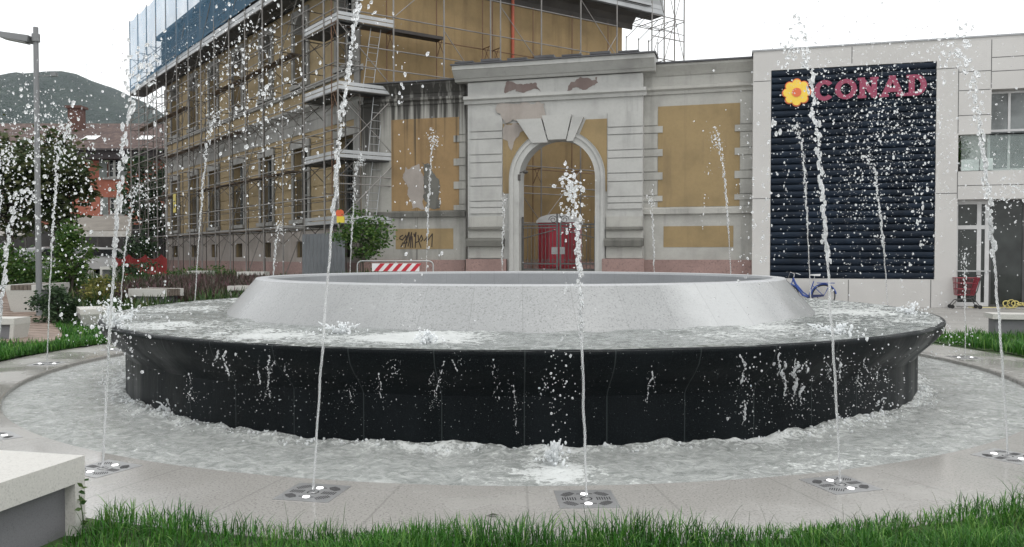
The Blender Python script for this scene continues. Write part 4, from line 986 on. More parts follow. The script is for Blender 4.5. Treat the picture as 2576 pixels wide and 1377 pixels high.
# ---- shopping trolley
tr = Thing('shopping_trolley', 'red shopping trolley parked by the glazed shop door', 'trolley', FC.W(Sq(2434, .25), 0, .25))
q0 = Sq(2434, .25); m_tred = plain('trolley_red', (.2, .018, .03), .45); dT = .25
T = lambda s, z, d=0.: FC.W(q0+s, z, dT+d)
M = MB(); ring = lambda z, a, b, w: [T(-a, z, -w), T(b, z, -w), T(b, z, w), T(-a, z, w), T(-a, z, -w)]
lv = [(.42, .30, .16, .17), (.60, .31, .20, .19), (.78, .32, .25, .2), (.94, .33, .30, .22)]
for z, a, b, w in lv: M.tube(ring(z, a, b, w), .012, 5)
for i in range(9):
    t = i/8
    for sd in (-1, 1): M.tube([T(-.30+.46*t, .42, sd*.17), T(-.33+.63*t, .94, sd*.22)], .006, 4)
for i in range(6):
    w = -1+2*i/5; M.tube([T(.16, .42, .17*w), T(.30, .94, .22*w)], .010, 5); M.tube([T(-.30, .42, .17*w), T(-.33, .94, .22*w)], .006, 4); M.tube([T(-.30, .42, .17*w), T(.16, .42, .17*w)], .006, 4)
M.hexa([T(.14, .42, -.17), T(.18, .42, -.17), T(.18, .42, .17), T(.14, .42, .17)], [T(.27, .96, -.22), T(.32, .96, -.22), T(.32, .96, .22), T(.27, .96, .22)])
tr.part('basket', M, m_tred)
M = MB()
for sd in (-1, 1): M.tube([T(.34, 1.02, sd*.24), T(.24, .55, sd*.20), T(.14, .34, sd*.2), T(.30, .10, sd*.22)], .014, 6); M.tube([T(.14, .34, sd*.2), T(-.30, .26, sd*.17), T(-.42, .11, sd*.15)], .013, 6)
M.tube([T(-.3, .26, -.17), T(-.3, .26, .17)], .01, 5); tr.part('chassis', M, m_dframe)
M = MB(); M.tube([T(.34, 1.02, -.26), T(.34, 1.02, .26)], .018, 8); tr.part('handle', M, m_chr)
for s in (.32, -.42):
    for sd in (-1, 1):
        M = MB(); M.tube([T(s, .062, sd*(.22 if s > 0 else .15)-.018), T(s, .062, sd*(.22 if s > 0 else .15)+.018)], .06, 14); tr.part('wheel', M, m_tyre)
# ---- hose and bin
M = MB(); pts = []
h0 = FC.W(Sq(2470, -.1), .03, -.1)
for i in range(150):
    t = i/149
    if t < .35: q = FC.W(Sq(2440+ t/.35*85, .0), .025, -.05+.05*math.sin(t*20))
    else:
        a = (t-.35)/.65; q = FC.W(Sq(2530)+a*.9+.13*math.cos(a*44), .10+.13*math.sin(a*44)*(.6+.4*math.sin(a*9))+.05, .05+.06*math.sin(a*13))
    pts.append(q)
M.tube(pts, .016, 6); tag(M.build('garden_hose', plain('hose_yellow', (.55, .47, .16), .5), base=h0, smooth=True), 'yellow hose lying in loose coils before the shop window', 'hose')
# ---- road barrier
BY = 24.2; b0, b1 = P(868+90*.3438, 663, BY), P(868+645*.3438, 663, BY); gb = float(ground_z(b0[0], BY)); zt_ = P(1000, 657, BY)[2]
ba = Thing('road_barrier', 'low steel barrier with a red and white striped board in front of the wall', 'barrier', (b0+b1)/2*np.array([1, 1, 0])+np.array([0, 0, gb]))
rr = .14; path = [np.array([b0[0], BY, gb]), np.array([b0[0], BY, zt_-rr])]+[np.array([b0[0]+rr-rr*math.cos(a), BY, zt_-rr+rr*math.sin(a)]) for a in np.linspace(.2, math.pi/2, 6)]+[np.array([b1[0]-rr+rr*math.sin(a), BY, zt_-rr+rr*math.cos(a)]) for a in np.linspace(0, math.pi/2-.2, 6)]+[np.array([b1[0], BY, zt_-rr]), np.array([b1[0], BY, gb])]
M = MB(); M.tube(path, .021, 8); M.tube([np.array([b0[0], BY, zt_-.55]), np.array([b1[0], BY, zt_-.55])], .016, 6)
for i in range(1, 14): x = b0[0]+(b1[0]-b0[0])*i/14; M.tube([np.array([x, BY, zt_-.55]), np.array([x, BY, gb+.15])], .008, 5)
M.tube([np.array([b0[0], BY, gb+.15]), np.array([b1[0], BY, gb+.15])], .016, 6)
ba.part('frame', M, plain('galvanised', (.38, .39, .39), .45, .15, metal=.5))
p0, p1 = P(936, 662, BY-.03), P(1055, 662, BY-.03); zb0, zb1 = P(1000, 683, BY-.03)[2], P(1000, 663, BY-.03)[2]
M = MB(); M.hexa([[p0[0], BY-.03, zb0], [p1[0], BY-.03, zb0], [p1[0], BY-.05, zb0], [p0[0], BY-.05, zb0]], [[p0[0], BY-.03, zb1], [p1[0], BY-.03, zb1], [p1[0], BY-.05, zb1], [p0[0], BY-.05, zb1]]); bo = ba.part('board', M, plain('board_white', (.66, .66, .66), .5, .08))
M = MB(); hB = zb1-zb0; wB = p1[0]-p0[0]
for i in range(5):
    x = p0[0]+.05+i*wB/5.2; M.prism([np.array([x+.0, BY-.051, zb0+.004]), np.array([x+.14, BY-.051, zb0+.004]), np.array([x+.14+hB*.85, BY-.051, zb1-.004]), np.array([x+hB*.85, BY-.051, zb1-.004])], None, None, np.array([0, -.003, 0]))
ba.part('red_stripes', M, plain('stripe_red', (.42, .015, .03), .5, .1), bo)
# ================================================================ scaffolded building
CC = (-5.75, 30.75)
FL = Fr(CC, (-.615, .789), (-.789, -.615)); FR = Fr(CC, (.836, .549), (.549, -.836))
LB = 27.0; RB = 13.05; ZE = 13.0
m_ywall = mk_plaster('ochre_wall', (.30, .228, .125), (.10, .08, .055), .5); m_ywall2 = mk_plaster('ochre_side_wall', (.235, .165, .078), (.08, .05, .025), .6)
m_bgray = mk_plaster('grey_stone_trim', (.27, .265, .25), amt=.5); m_roof = plain('old_roof', (.05, .045, .045), .8, .3, 2); m_soff = plain('eaves_dark', (.045, .04, .035), .8, .3, 2)
m_wfr = plain('window_frame_grey', (.24, .25, .25), .6, .2); m_glz = mk_glass('building_glass', (.014, .017, .018)); m_bars = plain('window_bars', (.05, .055, .055), .6)
bd = Thing('old_building', 'long ochre old building with tall windows, wrapped in scaffolding', 'building', FL.W(0, .4, 0))
SW = [1.25, 5.55, 9.55, 13.4, 17.3, 21.0, 24.8]; ww = 1.5
holes = [(s-ww/2, s+ww/2, 3.2, 6.3) for s in SW]+[(s-ww/2+.08, s+ww/2-.08, 9.1, 12.05) for s in SW]+[(s-.5, s+.5, 1.55, 2.25) for s in SW]
M = MB(); FL.holes(M, 0, LB, -.2, ZE, holes, -.5, 0); bd.part('front_wall', M, m_ywall, norm=False)
M = MB(); FR.box(M, .002, RB, -.2, ZE, -.5, 0); bd.part('side_wall', M, m_ywall2)
M = MB(); FL.box(M, LB-.4, LB, -.2, ZE, -14, -.51); FR.box(M, RB-.4, RB-.002, -.2, ZE, -26, -.51); bd.part('rear_walls', M, m_ywall2)
M = MB(); FL.box(M, -.05, LB+.05, -.2, 1.35, 0, .10); FR.box(M, -.05, RB, -.2, 1.35, 0, .1); bd.part('plinth', M, m_pinkst)
def cols(skips, a0, a1):
    out = []; x = a0
    for h0, h1 in sorted(skips): out.append((x, h0)); x = h1
    out.append((x, a1)); return out
M = MB()
for a, b in cols([(s-.5, s+.5) for s in SW], 0, LB):
    FL.box(M, a, b, 1.55, 2.25, .002, .05)
FL.box(M, 0, LB, 1.352, 1.548, .002, .05); FL.box(M, 0, LB, 2.252, 2.7, .002, .05); bd.part('basement_course', M, m_peel)
def trim(nm, prof, mat=m_bgray, fr=FL, a=-.2, b=LB): M = MB(); fr.mould(M, a, b, prof); return bd.part(nm, M, mat)
trim('sill_band', [(0, 2.72), (.12, 2.74), (.16, 2.95), (.05, 3.0), (0, 3.0)])
trim('mid_cornice', [(0, 7.35), (.06, 7.35), (.08, 7.6), (.2, 7.72), (.34, 7.86), (.34, 7.97), (0, 8.03)])
trim('upper_sill_band', [(0, 8.66), (.10, 8.68), (.12, 8.86), (0, 8.9)])
M = MB(); FL.box(M, 0, LB, 6.9, 7.348, .001, .04); bd.part('frieze', M, m_bgray)
trim('eaves_cornice', [(0, 12.5), (.1, 12.5), (.14, 12.75), (.5, 12.9), (.9, 12.95), (.9, 13.15), (0, 13.2)], m_soff)
trim('eaves_cornice', [(0, 12.3), (.05, 12.3), (.07, 12.55), (.3, 12.8), (.7, 12.95), (.7, 13.2), (0, 13.25)], m_soff, FR, .9, RB+.6)
M = MB()
for zz in np.arange(3.3, 6.9, .62):        # block joints of the ground floor: thin raised courses
    for a, b in cols([(s-ww/2-.32, s+ww/2+.32) for s in SW], 0, LB): FL.box(M, a, b, zz+.02, zz+.585, .001, .03)
bd.part('block_courses', M, m_ywall)
M = MB(); FL.box(M, -.02, .45, 3.02, 12.28, .031, .075); FL.box(M, LB-.45, LB+.02, 3.02, 12.28, .031, .075); bd.part('corner_strip', M, m_bgray)
# windows: one of each kind, then copies
def lowwin(s):
    M = MB(); f = .2
    FL.box(M, s-ww/2-f, s-ww/2, 3.2, 6.3, .0315, .09); FL.box(M, s+ww/2, s+ww/2+f, 3.2, 6.3, .0315, .09); FL.box(M, s-ww/2-f-.06, s+ww/2+f+.06, 6.302, 6.62, .0315, .12); FL.box(M, s-ww/2-f-.06, s+ww/2+f+.06, 3.02, 3.198, .0315, .2)
    o = bd.part('window', M, m_bgray)
    M = MB(); FL.box(M, s-ww/2, s+ww/2, 3.2, 6.3, -.40, -.38); bd.part('pane', M, m_glz, o)
    M = MB()
    for q in (-ww/2+.05, 0, ww/2-.05): FL.box(M, s+q-.05, s+q+.05, 3.2, 6.3, -.37, -.31)
    for z in (4.3, 5.4): FL.box(M, s-ww/2+.1, s+ww/2-.1, z-.04, z+.04, -.37, -.315)
    FL.box(M, s-ww/2, s+ww/2, 6.2, 6.3, -.37, -.31); FL.box(M, s-ww/2, s+ww/2, 3.2, 3.3, -.37, -.31); bd.part('sash', M, m_wfr, o)
    M = MB()
    for q in np.linspace(-ww/2+.08, ww/2-.08, 9): M.tube([FL.W(s+q, 3.2, -.08), FL.W(s+q, 5.1, -.08)], .011, 5)
    for z in (3.35, 4.95): FL.box(M, s-ww/2, s+ww/2, z-.02, z+.02, -.09, -.07)
    bd.part('window_bars', M, m_bars, o); return o
def upwin(s):
    w = ww/2-.08; M = MB(); f = .22
    FL.box(M, s-w-f, s-w, 9.1, 12.05, .001, .09); FL.box(M, s+w, s+w+f, 9.1, 12.05, .001, .09); FL.box(M, s-w-f-.05, s+w+f+.05, 8.902, 9.098, .001, .16); FL.box(M, s-w-f, s+w+f, 12.052, 12.29, .001, .10)
    for sg_ in (-1, 1):           # spandrels turn the square head into an arch
        pts = [(s+sg_*w, 12.05)]+[(s+sg_*w*math.cos(t), 12.05-w+w*math.sin(t)) for t in np.linspace(0, math.pi/2, 10)]
        FL.slab(M, pts, -.3, .04)
    o = bd.part('arched_window', M, m_bgray)
    M = MB(); FL.box(M, s-w, s+w, 9.1, 12.05, -.42, -.40); bd.part('pane', M, m_glz, o)
    M = MB()
    for q in (-w+.05, 0, w-.05): FL.box(M, s+q-.05, s+q+.05, 9.1, 12.05, -.39, -.33)
    for z in (9.15, 10.1, 11.2): FL.box(M, s-w+.1, s+w-.1, z-.04, z+.04, -.39, -.335)
    bd.part('sash', M, plain('sash_pale', (.42, .42, .41), .6), o); return o
def celwin(s):
    M = MB(); FL.box(M, s-.5, s+.5, 1.55, 2.25, -.3, -.28); o = bd.part('cellar_window', M, m_glz)
    M = MB()
    for q in np.linspace(-.4, .4, 5): M.tube([FL.W(s+q, 1.55, -.1), FL.W(s+q, 2.25, -.1)], .014, 5)
    bd.part('grille', M, m_bars, o); return o
for fn in (lowwin, upwin, celwin):
    o = fn(SW[0])
    for s in SW[1:]: copy_part(o, FL.u*(s-SW[0]))
M = MB(); sp_ = FR.S(1290, .1, 80); M.tube([FR.W(sp_, .5, .1), FR.W(sp_, 12.5, .1)], .07, 10)
bd.part('downpipe', M, plain('pipe_rust_red', (.36, .075, .035), .5, .25, 1.5))
# hipped roof with overhang
M = MB(); e = .95
q = [FL.W(-e, 13.2, e)+FR.n*0, FL.W(LB+.8, 13.2, e)]
c0 = np.array([CC[0], CC[1], 0])+FL.n*e+FR.n*e
o1 = c0+FL.u*(LB+2*e); o2 = c0+FR.u*(RB+2*e); o3 = c0+FL.u*(LB+2*e)+FR.u*(RB+2*e)
Hh = np.array([0, 0, 13.22]); r1 = c0+FL.u*7.4+FR.u*7.4; r2 = o1-FL.u*7.4+FR.u*7.4
ridge = np.array([0, 0, 16.6])
M.add([c0+Hh, o1+Hh, o3+Hh, o2+Hh, r1+ridge, r2+ridge], [(0, 1, 5, 4), (1, 2, 5), (2, 3, 4, 5), (3, 0, 4), (3, 2, 1, 0)]); bd.part('roof', M, m_roof)
M = MB(); FL.box(M, .4, LB-.5, 13.21, 15.3, -.6, .35); FL.box(M, .2, LB-.3, 15.3, 15.55, -.8, .6); FL.box(M, .401, .8, 13.21, 15.29, -9, -.61); bd.part('attic_storey', M, plain('attic_brown', (.05, .045, .04), .8, .3))
M = MB(); k = c0+FL.u*(LB-1.2)+FR.u*5; M.box(k+np.array([0, 0, 15.9]), (1.1, 1.1, 2.4)); M.box(k+np.array([0, 0, 17.2]), (1.4, 1.4, .25)); bd.part('chimney', M, m_bgray)
# ================================================================ scaffolding
m_tube = plain('scaffold_tube', (.21, .20, .19), .5, .3, 1.5, metal=.3); m_tubed = plain('scaffold_tube_dark', (.10, .09, .08), .6, .3, 1.5, metal=.2); m_tubeu = plain('scaffold_tube_rust', (.15, .08, .045), .6, .35, 2., metal=.2)
m_deck = plain('deck_steel', (.05, .05, .05), .7, .3); m_toe = plain('toe_board_zinc', (.36, .37, .375), .42, .2, 1.2, metal=.45)
LIFT = [2.8, 5.2, 7.65, 10.1, 12.4, 14.8]
def copies(o, offs):
    for q in offs: copy_part(o, q)
def scaffold(label, fr, S, do, di, z0, ztop, ledz, bracebays, mat_o, mat_i, inner=True, transz=LIFT):
    t = Thing('scaffolding', label, 'scaffolding', fr.W(S[0], z0, do))
    h = ztop-z0
    M = MB(); M.tube([fr.W(S[0], z0, do), fr.W(S[0], ztop, do)], .034, 6)
    for z in np.arange(z0+.1, ztop, 2.44): M.tube([fr.W(S[0], z, do), fr.W(S[0], z+.1, do)], .036, 6)
    o = t.part('standard', M, mat_o); copies(o, [fr.u*(s-S[0]) for s in S[1:]])
    if inner:
        zt2 = min(ztop, 12.3); M = MB(); M.tube([fr.W(S[0], z0, di), fr.W(S[0], zt2, di)], .024, 6); o = t.part('inner_standard', M, mat_i); copies(o, [fr.u*(s-S[0]) for s in S[1:]])
    for z in ledz:
        M = MB(); M.tube([fr.W(S[0], z, do), fr.W(S[-1], z, do)], .024, 6); t.part('ledger', M, mat_o)
    if inner:
        for z in transz:
            M = MB(); M.tube([fr.W(S[0], z-.05, di), fr.W(S[-1], z-.05, di)], .02, 6); t.part('inner_ledger', M, mat_i)
        M = MB(); z = transz[0]; M.tube([fr.W(S[0], z-.05, do), fr.W(S[0], z-.05, di)], .022, 5)
        M.tube([fr.W(S[0], z-.7, do), fr.W(S[0], z-.08, di+.25*(do-di))], .016, 5); M.tube([fr.W(S[0], z-.7, di), fr.W(S[0], z-.08, do-.25*(do-di))], .016, 5)
        o = t.part('transom', M, mat_i)
        offs = [fr.u*(s-S[0])+np.array([0, 0, zz-z]) for s in S for zz in transz][1:99]; copies(o, offs)
        if len(S) > 10:
            M = MB(); M.tube([fr.W(S[0], transz[0]+1.15, do), fr.W(S[0], transz[0]+1.15, di)], .02, 5); o = t.part('tie', M, mat_i); copies(o, [fr.u*(s-S[0])+np.array([0, 0, zz-z]) for s in S for zz in transz[:5]][1:80])
            for z_ in transz[:5]: M = MB(); M.tube([fr.W(S[0], z_+1., di), fr.W(S[-1], z_+1., di)], .018, 5); t.part('inner_ledger', M, mat_i)
    for (i, za, zb, flip) in bracebays:
        M = MB(); a, b = (S[i], S[i+1]) if not flip else (S[i+1], S[i]); M.tube([fr.W(a, za, do+.03), fr.W(b, zb, do+.03)], .018, 5); t.part('brace', M, mat_o)
    return t
SL = [-.72, .46]+[2.3+2.17*k for k in range(14)]
led = []
for z in LIFT[:5]: led += [z, z+.55, z+1.05]
br = []
for j, (za, zb) in enumerate(zip([.5]+LIFT[:5], LIFT)):
    for i in range(2, len(SL)-1):
        if (i+j) % 2 == 0 and len(br) < 90: br.append((i, za, zb, (i+j) % 2 == 0))
sl = scaffold('long dense scaffolding along the windowed front of the old building', FL, SL, 1.3, .42, .5, 17.3, led, br, m_tube, m_tubed)
# boards of the gutter lift, all along the front
M = MB(); FL.box(M, SL[0], SL[-1], 12.36, 12.41, .4, 1.26); sl.part('deck', M, m_deck)
M = MB(); FL.box(M, SL[0]-.02, SL[-1], 12.42, 12.60, 1.262, 1.285); FL.box(M, SL[0]-.02, SL[-1], 12.63, 12.82, 1.262, 1.285); sl.part('toe_board', M, m_toe)
for z, ia, ib in ((5.2, 3, 9), (2.8, 4, 13), (7.65, 6, 12), (10.1, 3, 8), (5.2, 11, 14), (10.1, 10, 15)):
    M = MB(); a, b = (SL[ia], SL[ib]); FL.box(M, a, b, z-.03, z+.0, .5, .9); sl.part('deck', M, plain('deck_wood', (.13, .09, .06), .8, .3))
# corner tower decks with toe boards on both sides
LZ = [2.8, 5.2, 7.68, 10.2]
SRt = [FR.S(852, .9), FR.S(990, .9)]
for z in LZ:
    M = MB(); FL.box(M, SL[0]+.05, SL[2], z-.05, z, .4, 1.24); sl.part('deck', M, m_deck)
    M = MB()
    for q in (0, .155): FL.box(M, SL[0], SL[2], z+.01+q, z+.135+q, 1.262, 1.29)
    sl.part('toe_board', M, m_toe)
XR = [990, 1117, 1234, 1259, 1362, 1461, 1552]
SR = [SRt[0]]+[FR.S(x, .9, 80) for x in XR]
ledr = [3.0, 4.25, 4.55, 5.4, 7.68, 8.6, 9.35, 10.6, 12.0]
brr = [(1, 10.6, 12.6, 0), (2, 7.9, 10.4, 1), (4, 9.6, 11.8, 1), (5, 7.6, 10.6, 0), (4, 3.0, 5.4, 1), (5, 3.0, 5.4, 0), (4, 5.4, 7.6, 0), (6, 8.6, 11.6, 0), (6, 10.6, 12.8, 1), (0, 7.9, 10.1, 1), (0, 5.3, 7.6, 0), (0, 2.9, 5.1, 0), (0, 5.4, 7.5, 1)]
sr = scaffold('open scaffolding on the ochre side wall, above and behind the arched gate', FR, SR, .9, .28, .5, 15.5, ledr, brr, m_tube, m_tubeu, True, [5.4, 7.68, 10.2])
for z in LZ:
    M = MB(); FR.box(M, SR[0], SR[1], z-.05, z, .25, .86); sr.part('deck', M, m_deck)
    M = MB()
    for q in (0, .155): FR.box(M, SR[0], SR[1]-.02, z+.01+q, z+.135+q, .905, .93)
    sr.part('toe_board', M, m_toe)
M = MB(); FR.box(M, SR[1]+.03, SR[2], 10.12, 10.17, .28, .88); FR.box(M, SR[1]+.03, SR[2], 10.08, 10.20, .885, .90); sr.part('deck', M, plain('deck_planks_dark', (.035, .03, .028), .8, .3))
M = MB(); zz = 12.95; FR.box(M, SR[3], FR.S(1668, .9, 60), zz-.04, zz, .05, .9); sr.part('deck', M, m_deck)
M = MB(); FR.box(M, SR[3], FR.S(1668, .9, 60), zz+.01, zz+.2, .902, .925); FR.box(M, SR[3], FR.S(1668, .9, 60), zz+.23, zz+.42, .902, .925); sr.part('toe_board', M, m_toe)
# end tower, standing clear of the side wall
XE = [1640, 1671, 1697, 1721]
SE = [FR.S(x, .9, 80) for x in XE]
brE = []
for j in range(6): brE += [(1, 2.9+2*j, 4.9+2*j, j % 2), (2, 2.9+2*j, 4.9+2*j, (j+1) % 2), (0, 2.9+2*j, 4.9+2*j, j % 2)]
se = scaffold('slender scaffold tower at the far end of the ochre side wall, against the sky', FR, SE, .9, -.9, .5, 15.5, [2.9, 4.9, 6.9, 8.9, 9.9, 10.9, 11.9, 12.9], brE, m_tube, m_tubed, True, [8.9, 10.9, 12.9])
# ladders
def ladder(label, fr, s0, z0, s1, z1, d, w=.4):
    a, b = fr.W(s0, z0, d), fr.W(s1, z1, d); side = fr.u*w/2; t = Thing('ladder', label, 'ladder', a, 'ladders inside the corner tower')
    for q in (-1, 1): M = MB(); M.tube([a+q*side, b+q*side], .016, 6); t.part('rail', M, m_toe)
    M = MB(); n = int((z1-z0)/.28)
    for i in range(1, n): p = a+(b-a)*i/n; M.tube([p-side, p+side], .012, 5)
    t.part('rungs', M, m_toe)
sm = SR[0]+(SR[1]-SR[0])*.62
ladder('steep ladder between the two upper decks of the corner tower', FR, sm-.1, 7.7, sm+.25, 10.15, .6)
ladder('steep ladder under the middle deck of the corner tower', FR, sm+.1, 5.22, sm+.35, 7.6, .6)
ladder('steep ladder below the low deck of the corner tower, behind the sapling', FR, sm, 2.82, sm+.3, 5.15, .6)
# netting and sheeting
def mk_net(name, col, al, shear=0.):
    m = NT(name); p = m.pos(); m.fin(col, .8)
    tr = m.n('BsdfTransparent'); tl = m.n('BsdfTranslucent', {'Color': (*col, 1)})
    m1 = m.n('MixShader', {'Fac': .5}); m.t.links.new(m.b.outputs[0], m1.inputs[1]); m.t.links.new(tl.outputs[0], m1.inputs[2])
    f = m.mr(m.noise(.8, 4, p), .3, .7, al-.07, min(al+.07, 1.))
    m2 = m.n('MixShader', {'Fac': f}); m.t.links.new(tr.outputs[0], m2.inputs[1]); m.t.links.new(m1.outputs[0], m2.inputs[2]); m.t.links.new(m2.outputs[0], m.out.inputs['Surface']); return m.m
m_net = mk_net('blue_net', (.12, .28, .44), .52)
def sheet(label, name, cat, fr, S, zlo, zhi, d, mat, sag=.1, group=None):
    M = MB(); n = max(2, int(abs(S[-1]-S[0])/.3)); vs = []; k = 8
    for i in range(n+1):
        s = S[0]+(S[-1]-S[0])*i/n; fz = (s % 2.17)/2.17
        for j in range(k+1):
            t = j/k; z0_ = np.interp(s, S, zlo); z1_ = np.interp(s, S, zhi)-sag*math.sin(math.pi*fz)
            vs.append(fr.W(s, z0_+(z1_-z0_)*t, d+.12*(float(vnoise(s*1.3, t*3, 2.))-.5)))
    M.add(vs, [(i*(k+1)+j, (i+1)*(k+1)+j, (i+1)*(k+1)+j+1, i*(k+1)+j+1) for i in range(n) for j in range(k)])
    o = M.build(name, mat, base=fr.W(S[0], zlo[0], d), smooth=True, norm=False); tag(o, label, cat, group); return o
sheet('blue debris netting hung on the scaffold along the eaves of the old building', 'debris_netting', 'netting', FL, [SL[0], 4., 12, 20, SL[-1]], [12.9, 12.9, 12.85, 12.75, 12.6], [17., 17., 17., 17.1, 17.2], 1.34, m_net)
FX = Fr(FL.W(SL[-1], 0, 1.3)[:2], FR.u[:2], -FL.u[:2]) if False else None
m_sheet = mk_net('white_sheet', (.30, .31, .315), .98); m_sheet2 = mk_net('pale_sheet', (.33, .34, .345), .97)
sheet('white sheeting stretched above the top deck of the side scaffolding', 'scaffold_sheet', 'sheeting', FR, [SR[5], FR.S(1721, .9, 20)], [13.5, 13.5], [16.5, 16.5], -.5, m_sheet, .15, 'white sheets on the scaffolding')
sheet('sagging white sheet low down behind the end tower', 'scaffold_sheet', 'sheeting', FR, [RB+.1, RB+.9, FR.S(1700, -1.0, 90)], [7.5, 7.5, 7.5], [11.55, 11.75, 11.2], -1.0, m_sheet2, .2, 'white sheets on the scaffolding')
# warning sign, lantern and hoarding at the foot of the tower
M = MB(); p = FL.W(SL[3]-.35, 0, 1.4); 
lt = Thing('warning_lantern', 'orange warning lantern on a yellow box hung on the corner tower', 'lantern', P(855, 560, 28.3))
p = P(857, 553, 28.3); M = MB(); M.box(p, (.26, .12, .22)); lt.part('battery_box', M, plain('box_yellow', (.6, .48, .04), .5, .1))
M = MB(); p2 = P(855, 537, 28.3)
M.tube([p2+np.array([0, .06, 0]), p2+np.array([0, -.05, 0])], .14, 16); lt.part('lens', M, plain('lens_orange', (.55, .09, .02), .3, .15))
sgn = Thing('notice_plate', 'small yellow notice plate tied to the scaffolding near its far end', 'sign', FL.W(FL.S(437, 1.4), 4.4, 1.4)); s_ = FL.S(437, 1.4, 530); z_ = FL.Z(437, 535, 1.4)
M = MB(); FL.box(M, s_-.25, s_+.25, z_, z_+1.05, 1.34, 1.36); sgn.part('plate', M, plain('plate_yellow', (.5, .42, .08), .5))
M = MB(); FL.box(M, s_-.12, s_+.12, z_+.25, z_+.45, 1.361, 1.364); FL.box(M, s_-.17, s_+.17, z_+.6, z_+.66, 1.361, 1.364); sgn.part('print', M, m_black)
M = MB(); a, b = FL.S(760, 1.5, 650), FL.S(868, 1.5, 650)
n = 22; pts = []
for i in range(n+1): pts.append((a+(b-a)*i/n, 1.5+.035*(i % 2)))
for (s0_, d0_), (s1_, d1_) in zip(pts[:-1], pts[1:]):
    q = [FL.W(s0_, .4, d0_), FL.W(s1_, .4, d1_), FL.W(s1_, 2.45, d1_), FL.W(s0_, 2.45, d0_)]; M.add(q, [(0, 1, 2, 3)])
tag(M.build('hoarding', plain('hoarding_grey', (.13, .14, .15), .5, .2, 2, metal=.3), base=FL.W((a+b)/2, .5, 1.5), norm=False), 'grey corrugated metal hoarding at the foot of the corner tower', 'hoarding')
# ================================================================ trees and shrubs
m_l1 = mk_leaf('leaf_tree', (.022, .045, .014), (.048, .072, .022), (.10, .105, .042)); m_l2 = mk_leaf('leaf_dark', (.012, .03, .014), (.028, .055, .024), (.055, .095, .04))
m_l3 = mk_leaf('leaf_bright', (.015, .05, .008), (.045, .11, .018), (.11, .17, .04)); m_l4 = mk_leaf('leaf_yellow', (.05, .07, .015), (.13, .14, .03), (.24, .22, .06))
m_bark = plain('bark', (.06, .05, .04), .9, .35, 5, bump=.4, bsc=25)
def tree(name, label, cat, base, H, tr_r, crown, ls, nl, mat, group=None, nc=26, flat=.5, rz=.75):
    base = np.asarray(base, float); t = Thing(name, label, cat, base, group); M = MB()
    cc = base+np.array([0, 0, crown[3]]); ends = []
    top = base+np.array([rng.normal(0, .1), rng.normal(0, .1), crown[3]*.9])
    M.tube([base-np.array([0, 0, .1]), base*.5+top*.5+rng.normal(size=3)*.05*tr_r*4, top], [tr_r, tr_r*.8, tr_r*.5], 8)
    for i in range(nc):
        d = rng.normal(size=3); d = unit(d)*rng.uniform(.35, .98); e = cc+d*np.array(crown[:3]); ends.append(e)
        if i < 12:
            st = base+(top-base)*rng.uniform(.45, 1.); M.tube([st, (st+e)/2+rng.normal(size=3)*.08*crown[0], e], [tr_r*.4, tr_r*.25, tr_r*.08], 5)
    t.part('trunk', M, m_bark); M = MB(); cs = np.array(crown[:3])*.30
    for i in range(nl):
        e = ends[rng.integers(0, nc)]; p = e+rng.normal(size=3)*cs*np.array([.62, .62, .5*rz/.75])
        if p[2] < base[2]+.05: continue
        leaf(M, p, ls*rng.uniform(.6, 1.4), flat, .55)
    t.part('crown', M, mat, norm=False); return t
def gat(x, Y):
    p = P(x, 640, Y); p[2] = float(ground_z(p[0], p[1])); return p
tree('broadleaf_tree', 'big leafy tree in front of the red house, left of the lamp post', 'tree', gat(20, 36), 7, .22, (3.1, 2.6, 2.75, 4.5), .30, 7500, m_l1, 'trees before the red house', 34, .3)
tree('broadleaf_tree', 'second leafy tree, right of the lamp post, in front of the red house', 'tree', gat(150, 38), 7, .2, (1.4, 1.6, 2.4, 4.3), .30, 4800, m_l1, 'trees before the red house', 26, .3)
tree('dark_tree', 'dark tree behind the far end of the scaffolding', 'tree', gat(376, 57), 8, .2, (2.1, 2., 3.1, 4.7), .36, 3600, m_l2, None, 24)
tree('shrub', 'tall upright green shrub beside the lamp post', 'shrub', gat(172, 22), 2, .04, (.6, .5, 1.05, 1.05), .11, 3200, m_l3, 'garden shrubs', 22)
tree('shrub', 'round bright green shrub left of the lamp post', 'shrub', gat(40, 24), 2, .04, (.85, .6, .78, .85), .12, 2500, m_l3, 'garden shrubs', 22)
tree('shrub', 'yellowish flowering shrub behind the small bench', 'shrub', gat(245, 20.5), 1, .03, (.55, .5, .42, .35), .07, 2300, m_l4, 'garden shrubs', 22)
tree('shrub', 'low dark shrub beside the slatted bench, under the red netting', 'shrub', gat(335, 29), 1, .03, (1.2, .6, .45, .35), .11, 1500, m_l2, 'garden shrubs', 16)
tree('shrub', 'spreading green shrub right of the red site netting', 'shrub', gat(500, 30), 1, .03, (1.1, .5, .40, .3), .10, 1500, m_l3, 'garden shrubs', 16)
tree('shrub', 'feathery grey-green shrub at the slanted bench end', 'shrub', gat(140, 18.0), 1, .03, (.5, .45, .5, .38), .09, 1900, m_l2, 'garden shrubs', 18)
tree('shrub', 'dark evergreen shrub at the foot of the far scaffolding', 'shrub', gat(345, 45), 3, .05, (1.0, .7, 1.1, 1.4), .2, 1400, m_l2, 'garden shrubs', 16)
tree('sapling', 'young leafy tree growing before the corner tower, behind the striped barrier', 'tree', gat(915, 25.2), 2.4, .035, (.95, .6, .85, 1.62), .12, 2000, m_l3, None, 26, .5)
M = MB()
